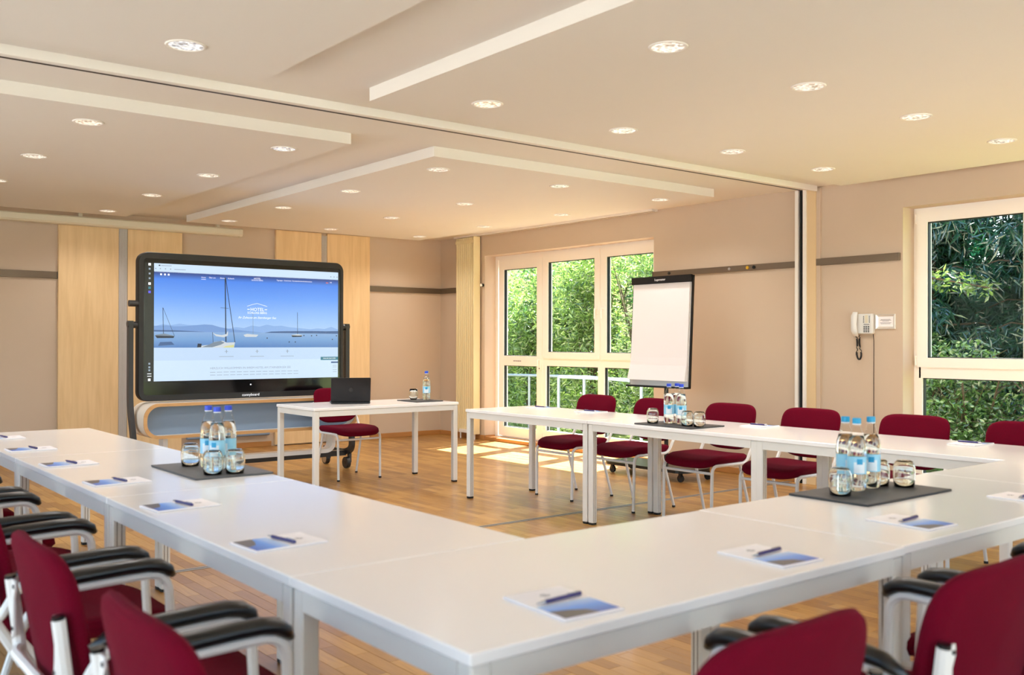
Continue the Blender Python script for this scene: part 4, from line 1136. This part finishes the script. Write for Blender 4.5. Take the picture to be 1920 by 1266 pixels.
MB().lathe([(0.074, -0.001), (0.078, -0.005), (0.086, -0.005), (0.090, 0.0), (0.088, 0.0)], n=32).build('trim_ring', 'ceiling_edge', dl, 'all')
fc_ = MB(); rnd = random.Random(3); rad = [0.0, 0.018, 0.032, 0.046, 0.060, 0.075]; cnt = [1, 9, 15, 21, 26]
for a in range(5):
    nseg = cnt[a]*1 if a else 6
    for k in range(nseg):
        a0, a1 = 2*PI*k/nseg, 2*PI*(k+1)/nseg
        z = -0.0015-rnd.random()*0.002
        P = [(rad[a]*math.cos(a0), rad[a]*math.sin(a0), z), (rad[a+1]*math.cos(a0), rad[a+1]*math.sin(a0), z+rnd.uniform(-.001, .001)), (rad[a+1]*math.cos(a1), rad[a+1]*math.sin(a1), z+rnd.uniform(-.001, .001)), (rad[a]*math.cos(a1), rad[a]*math.sin(a1), z)]
        if a == 0: P = P[:3]
        fc_.add(P, [tuple(range(len(P)))])
fc_.build('faceted_reflector', 'lamp_reflector', dl, fix=False)
ld = bpy.data.lights.new('lamp_light', 'SPOT'); ld.energy = LAMP_W; ld.color = (1.0, 0.965, 0.925); ld.spot_size = math.radians(150); ld.spot_blend = 0.7; ld.shadow_soft_size = 0.06
lo = link('lamp_light', ld, dl); lo.location = (0, 0, -0.03)
pos = []
rows_far = ['first row behind beam', 'second row behind beam', 'third row behind beam', 'last row before screen wall']
cols_far = {1.637: 'left panel, outer lamp', 2.915: 'left panel, inner lamp', 4.197: 'far right panel, left lamp', 5.445: 'far right panel, middle lamp', 6.69: 'far right panel, window side lamp'}
for rI, y in enumerate((6.18, 7.56, 8.91, 10.28)):
    for x in (1.637, 2.915, 4.197, 5.445, 6.69):
        if x == 1.637 and y > 9: continue
        pos.append((x, y, 'recessed downlight, %s, %s' % (cols_far[x], rows_far[rI])))
for y, w in ((4.30, 'row just before the ceiling beam'), (2.955, 'row nearer the viewer')):
    for x, cw in ((1.552, 'near left panel'), (3.25, 'near right panel, first from the left'), (4.32, 'near right panel, second'), (5.39, 'near right panel, third'), (6.475, 'near right panel, closest to window wall')):
        if x == 1.552 and y < 4: continue
        pos.append((x, y, 'recessed downlight, %s, %s' % (cw, w)))
for k, (x, y, lb) in enumerate(pos):
    o = dl if k == 0 else dup(dl)
    o.location = (x, y, ZP); o.rotation_euler = (0, 0, k*1.3); o['label'] = lb

# ================================================================ OUTSIDE
gd = struct(MB().box(XW+WT, 40, -30, 60, -0.5, -0.16).build('ground_lawn', 'lawn'))
tg = MB(); tg.box(-40, XW+WT, -40, YR-0.25, -0.5, -0.12); tg.box(-40, XL-0.25, YR-0.25, 30, -0.5, -0.12)  # unseen pale ground, added to bounce sunlight up to the ceiling
struct(tg.build('ground_bounce', 'pale_stone'))
struct(MB().box(XW+WT, 9.0, 6.5, 11.5, -0.16, -0.03).build('ground_landing', 'pale_stone'))

def leaves(mb, rnd, c, rad, n, ln, wd, droop=0.2, shell=0.35):
    for _ in range(n):
        while True:
            d = Vector((rnd.uniform(-1, 1), rnd.uniform(-1, 1), rnd.uniform(-1, 1)))
            if 0.05 < d.length <= 1: break
        d = d.normalized()*(d.length**shell)
        p = Vector((c[0]+d.x*rad[0], c[1]+d.y*rad[1], c[2]+d.z*rad[2]))
        t = Vector((rnd.gauss(0, 1), rnd.gauss(0, 1), rnd.gauss(-droop, 0.7))).normalized()
        s = t.cross(Vector((rnd.gauss(0, 1), rnd.gauss(0, 1), rnd.gauss(0, 1)))).normalized()
        nn = s.cross(t); L1 = ln*rnd.uniform(0.6, 1.3); W1_ = wd*rnd.uniform(0.7, 1.3)
        mb.add([p, p+t*L1*0.45+s*W1_*0.5+nn*L1*0.06, p+t*L1, p+t*L1*0.45-s*W1_*0.5+nn*L1*0.06], [(0, 1, 2, 3)])

def bush(name, label, cat, c, h_, spread, mtl, nleaf, ln, wd, seed, stems=7, group='shrubs outside the windows', clumps=16):
    rnd = random.Random(seed)
    t = thing(name, label, cat, (c[0], c[1], -0.16), group=group)
    sm = MB(); tops = []
    for k in range(stems):
        a = rnd.uniform(0, 2*PI); r_ = rnd.uniform(0.05, 0.9)
        ex = (spread[0]*r_*math.cos(a), spread[1]*r_*math.sin(a)); hh = h_*rnd.uniform(0.6, 0.98)
        P = [(ex[0]*0.1, ex[1]*0.1, 0), (ex[0]*0.35+rnd.gauss(0, .05), ex[1]*0.35+rnd.gauss(0, .05), hh*0.4), (ex[0]*0.75, ex[1]*0.75, hh*0.75), (ex[0], ex[1], hh)]
        sm.tube(P, [0.022, 0.016, 0.010, 0.004], 5); tops.append(P)
        for q in range(5):
            b = Vector(P[1]).lerp(Vector(P[3]), rnd.random()); e = b+Vector((rnd.gauss(0, 0.3), rnd.gauss(0, 0.3), rnd.gauss(0.15, 0.2)))
            sm.tube([b, e], [0.006, 0.002], 4); tops.append([b, b, b, e])
    sm.build('stem', 'bark', t, True)
    lf = MB()
    for k in range(clumps):
        z = h_*rnd.uniform(0.06, 0.97); s = math.sqrt(max(0.15, 1-(max(0, z/h_-0.45)/0.6)**2)); a = rnd.uniform(0, 2*PI); r_ = rnd.uniform(0, 0.75)*s
        leaves(lf, rnd, (spread[0]*r_*math.cos(a), spread[1]*r_*math.sin(a), z), (spread[0]*0.42, spread[1]*0.42, h_*0.15), nleaf//clumps, ln, wd)
    o = lf.build('foliage', mtl, t, fix=False); stuff(o)
    return t
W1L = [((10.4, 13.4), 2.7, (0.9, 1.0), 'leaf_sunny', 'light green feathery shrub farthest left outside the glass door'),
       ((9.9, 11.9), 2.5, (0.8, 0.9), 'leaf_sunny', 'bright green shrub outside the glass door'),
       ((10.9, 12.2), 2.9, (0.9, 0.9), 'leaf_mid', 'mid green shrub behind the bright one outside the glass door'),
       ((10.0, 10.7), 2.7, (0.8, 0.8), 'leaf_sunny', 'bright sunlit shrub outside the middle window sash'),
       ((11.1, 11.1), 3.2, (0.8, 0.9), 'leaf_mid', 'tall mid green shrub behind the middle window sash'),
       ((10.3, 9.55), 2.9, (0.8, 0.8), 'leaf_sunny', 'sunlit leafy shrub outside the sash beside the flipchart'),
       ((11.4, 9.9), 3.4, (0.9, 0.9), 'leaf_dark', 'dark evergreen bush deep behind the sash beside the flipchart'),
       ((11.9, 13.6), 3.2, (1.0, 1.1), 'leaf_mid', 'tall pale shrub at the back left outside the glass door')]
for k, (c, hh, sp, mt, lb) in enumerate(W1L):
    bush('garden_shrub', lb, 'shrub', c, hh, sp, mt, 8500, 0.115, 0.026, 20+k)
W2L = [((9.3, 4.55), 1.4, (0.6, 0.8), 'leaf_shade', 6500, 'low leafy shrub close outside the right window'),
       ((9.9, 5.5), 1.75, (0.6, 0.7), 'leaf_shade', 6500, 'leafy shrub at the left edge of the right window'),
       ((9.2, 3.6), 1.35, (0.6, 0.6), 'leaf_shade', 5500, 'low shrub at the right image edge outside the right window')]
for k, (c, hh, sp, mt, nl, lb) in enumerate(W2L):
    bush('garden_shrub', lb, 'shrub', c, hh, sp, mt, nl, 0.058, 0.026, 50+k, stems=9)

def conifer(label, c, h_, rad, seed):
    rnd = random.Random(seed)
    t = thing('conifer', label, 'tree', (c[0], c[1], -0.16), group='dark conifers outside the right window')
    MB().tube([(0, 0, 0), (0.05, 0, h_*0.5), (0, 0, h_)], [0.11, 0.08, 0.01], 8).build('trunk', 'bark', t, True)
    br = MB(); fo = MB()
    for k in range(46):
        z = h_*(0.05+0.92*k/46); a = k*2.4; L1 = rad*(1-0.75*z/h_)*rnd.uniform(0.8, 1.1)
        e = (L1*math.cos(a), L1*math.sin(a), z-0.12*L1)
        br.tube([(0, 0, z), (e[0]*0.5, e[1]*0.5, z+0.05), e], [0.018, 0.011, 0.003], 4)
        for q in range(7):
            f_ = 0.15+0.85*q/6; leaves(fo, rnd, (e[0]*f_, e[1]*f_, z-0.12*L1*f_*f_-0.05), (0.24, 0.24, 0.15), 46, 0.17, 0.026, 0.9, 0.5)
    br.build('branches', 'bark', t, True); stuff(fo.build('needle_foliage', 'needle_dark', t, fix=False))
for k, (c, hh, r_, lb) in enumerate((((11.0, 5.9), 6.5, 1.3, 'dark tall conifer at the left side of the right window view'), ((11.2, 4.6), 7.0, 1.4, 'dark tall conifer in the middle of the right window view'), ((10.8, 3.3), 6.0, 1.3, 'dark conifer at the right image edge behind the right window'), ((12.6, 6.9), 6.5, 1.4, 'dark conifer farther back behind the right window'), ((12.9, 5.3), 7.0, 1.5, 'dark conifer farthest back behind the right window'))):
    conifer(lb, c, hh, r_, 80+k)
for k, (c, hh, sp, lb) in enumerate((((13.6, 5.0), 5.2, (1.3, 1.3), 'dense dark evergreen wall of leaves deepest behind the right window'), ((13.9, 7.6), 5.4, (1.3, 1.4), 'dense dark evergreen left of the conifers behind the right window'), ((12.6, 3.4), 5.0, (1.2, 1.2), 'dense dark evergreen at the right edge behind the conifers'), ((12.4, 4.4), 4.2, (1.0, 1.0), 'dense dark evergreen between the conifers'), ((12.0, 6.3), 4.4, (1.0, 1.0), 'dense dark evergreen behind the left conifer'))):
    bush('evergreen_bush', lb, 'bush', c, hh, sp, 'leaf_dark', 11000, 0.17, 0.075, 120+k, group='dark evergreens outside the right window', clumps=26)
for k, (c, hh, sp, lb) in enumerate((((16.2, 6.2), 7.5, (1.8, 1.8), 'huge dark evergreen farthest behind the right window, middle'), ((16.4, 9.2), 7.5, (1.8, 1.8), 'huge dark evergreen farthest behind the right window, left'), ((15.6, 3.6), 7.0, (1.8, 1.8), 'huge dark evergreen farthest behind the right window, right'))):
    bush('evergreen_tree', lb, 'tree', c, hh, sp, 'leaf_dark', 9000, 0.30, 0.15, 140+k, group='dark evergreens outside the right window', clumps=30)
# arching twig with fresh leaves in front of the conifers
tw = thing('leafy_branch', 'arching light green twig across the upper right window', 'branch', (9.3, 6.0, -0.16))
rnd = random.Random(5); tp = [(0.3, 0.1, 0), (0.15, 0.0, 1.2), (0, -0.35, 2.0), (-0.05, -0.8, 2.15), (0, -1.25, 2.05), (0.05, -1.7, 1.95)]
MB().tube(fillet(tp, 0.3, 5), 0.009, 6).build('stem', 'bark', tw, True)
lf = MB()
for a, b in zip(tp[1:], tp[2:]):
    for q in range(5): p = Vector(a).lerp(Vector(b), q/5); leaves(lf, rnd, p, (0.10, 0.12, 0.10), 26, 0.085, 0.028, 0.2, 0.5)
stuff(lf.build('foliage', 'leaf_mid', tw, fix=False))

# railing outside the glass door
rg = thing('garden_railing', 'pale metal handrail running past the glass door outside', 'railing', (9.1, 0, 0))
MB().tube(fillet([(0, 13.0, 0.76), (0, 9.7, 0.80), (0.1, 8.9, 0.76)], 0.2), 0.021, 10).build('top_rail', 'galvanised', rg, True)
for y in (12.6, 11.0, 9.35): MB().tube([(0, y, -0.15), (0, y, 0.79)], 0.019, 10).build('post', 'galvanised', rg, True)
r2 = thing('landing_railing', 'pale metal angled railing on the landing before the middle sash', 'railing', (8.55, 0, 0))
MB().tube(fillet([(0, 9.72, -0.03), (0, 9.72, 0.815), (0, 8.75, 0.815), (0, 8.0, 0.815)], 0.04, 4), 0.021, 10).build('top_rail', 'galvanised', r2, True)
for y in (9.22, 8.2): MB().tube([(0, y, -0.03), (0, y, 0.80)], 0.02, 10).build('post', 'galvanised', r2, True)

# neighbouring house glimpsed through the leaves
hs_ = thing('neighbour_house', 'cream rendered house glimpsed through the shrubs behind the glass door', 'house', (20, 21, -0.16))
MB().box(-2, 6, -7, 6, 0, 4.6).build('house_wall', 'facade_cream', hs_)
MB().prism([(-7.6, 4.5), (6.6, 4.5), (-0.5, 7.6)], 'x', -2.5, 6.5).build('roof', 'roof_tile', hs_)
for y in (-5, -2, 1, 4):
    f_ = MB().box(-2.04, -1.98, y-0.6, y+0.6, 1.2, 2.7).build('house_window', 'pvc_white', hs_)
    MB().box(-2.05, -2.035, y-0.5, y+0.5, 1.3, 2.6).build('pane', 'gasket', f_)
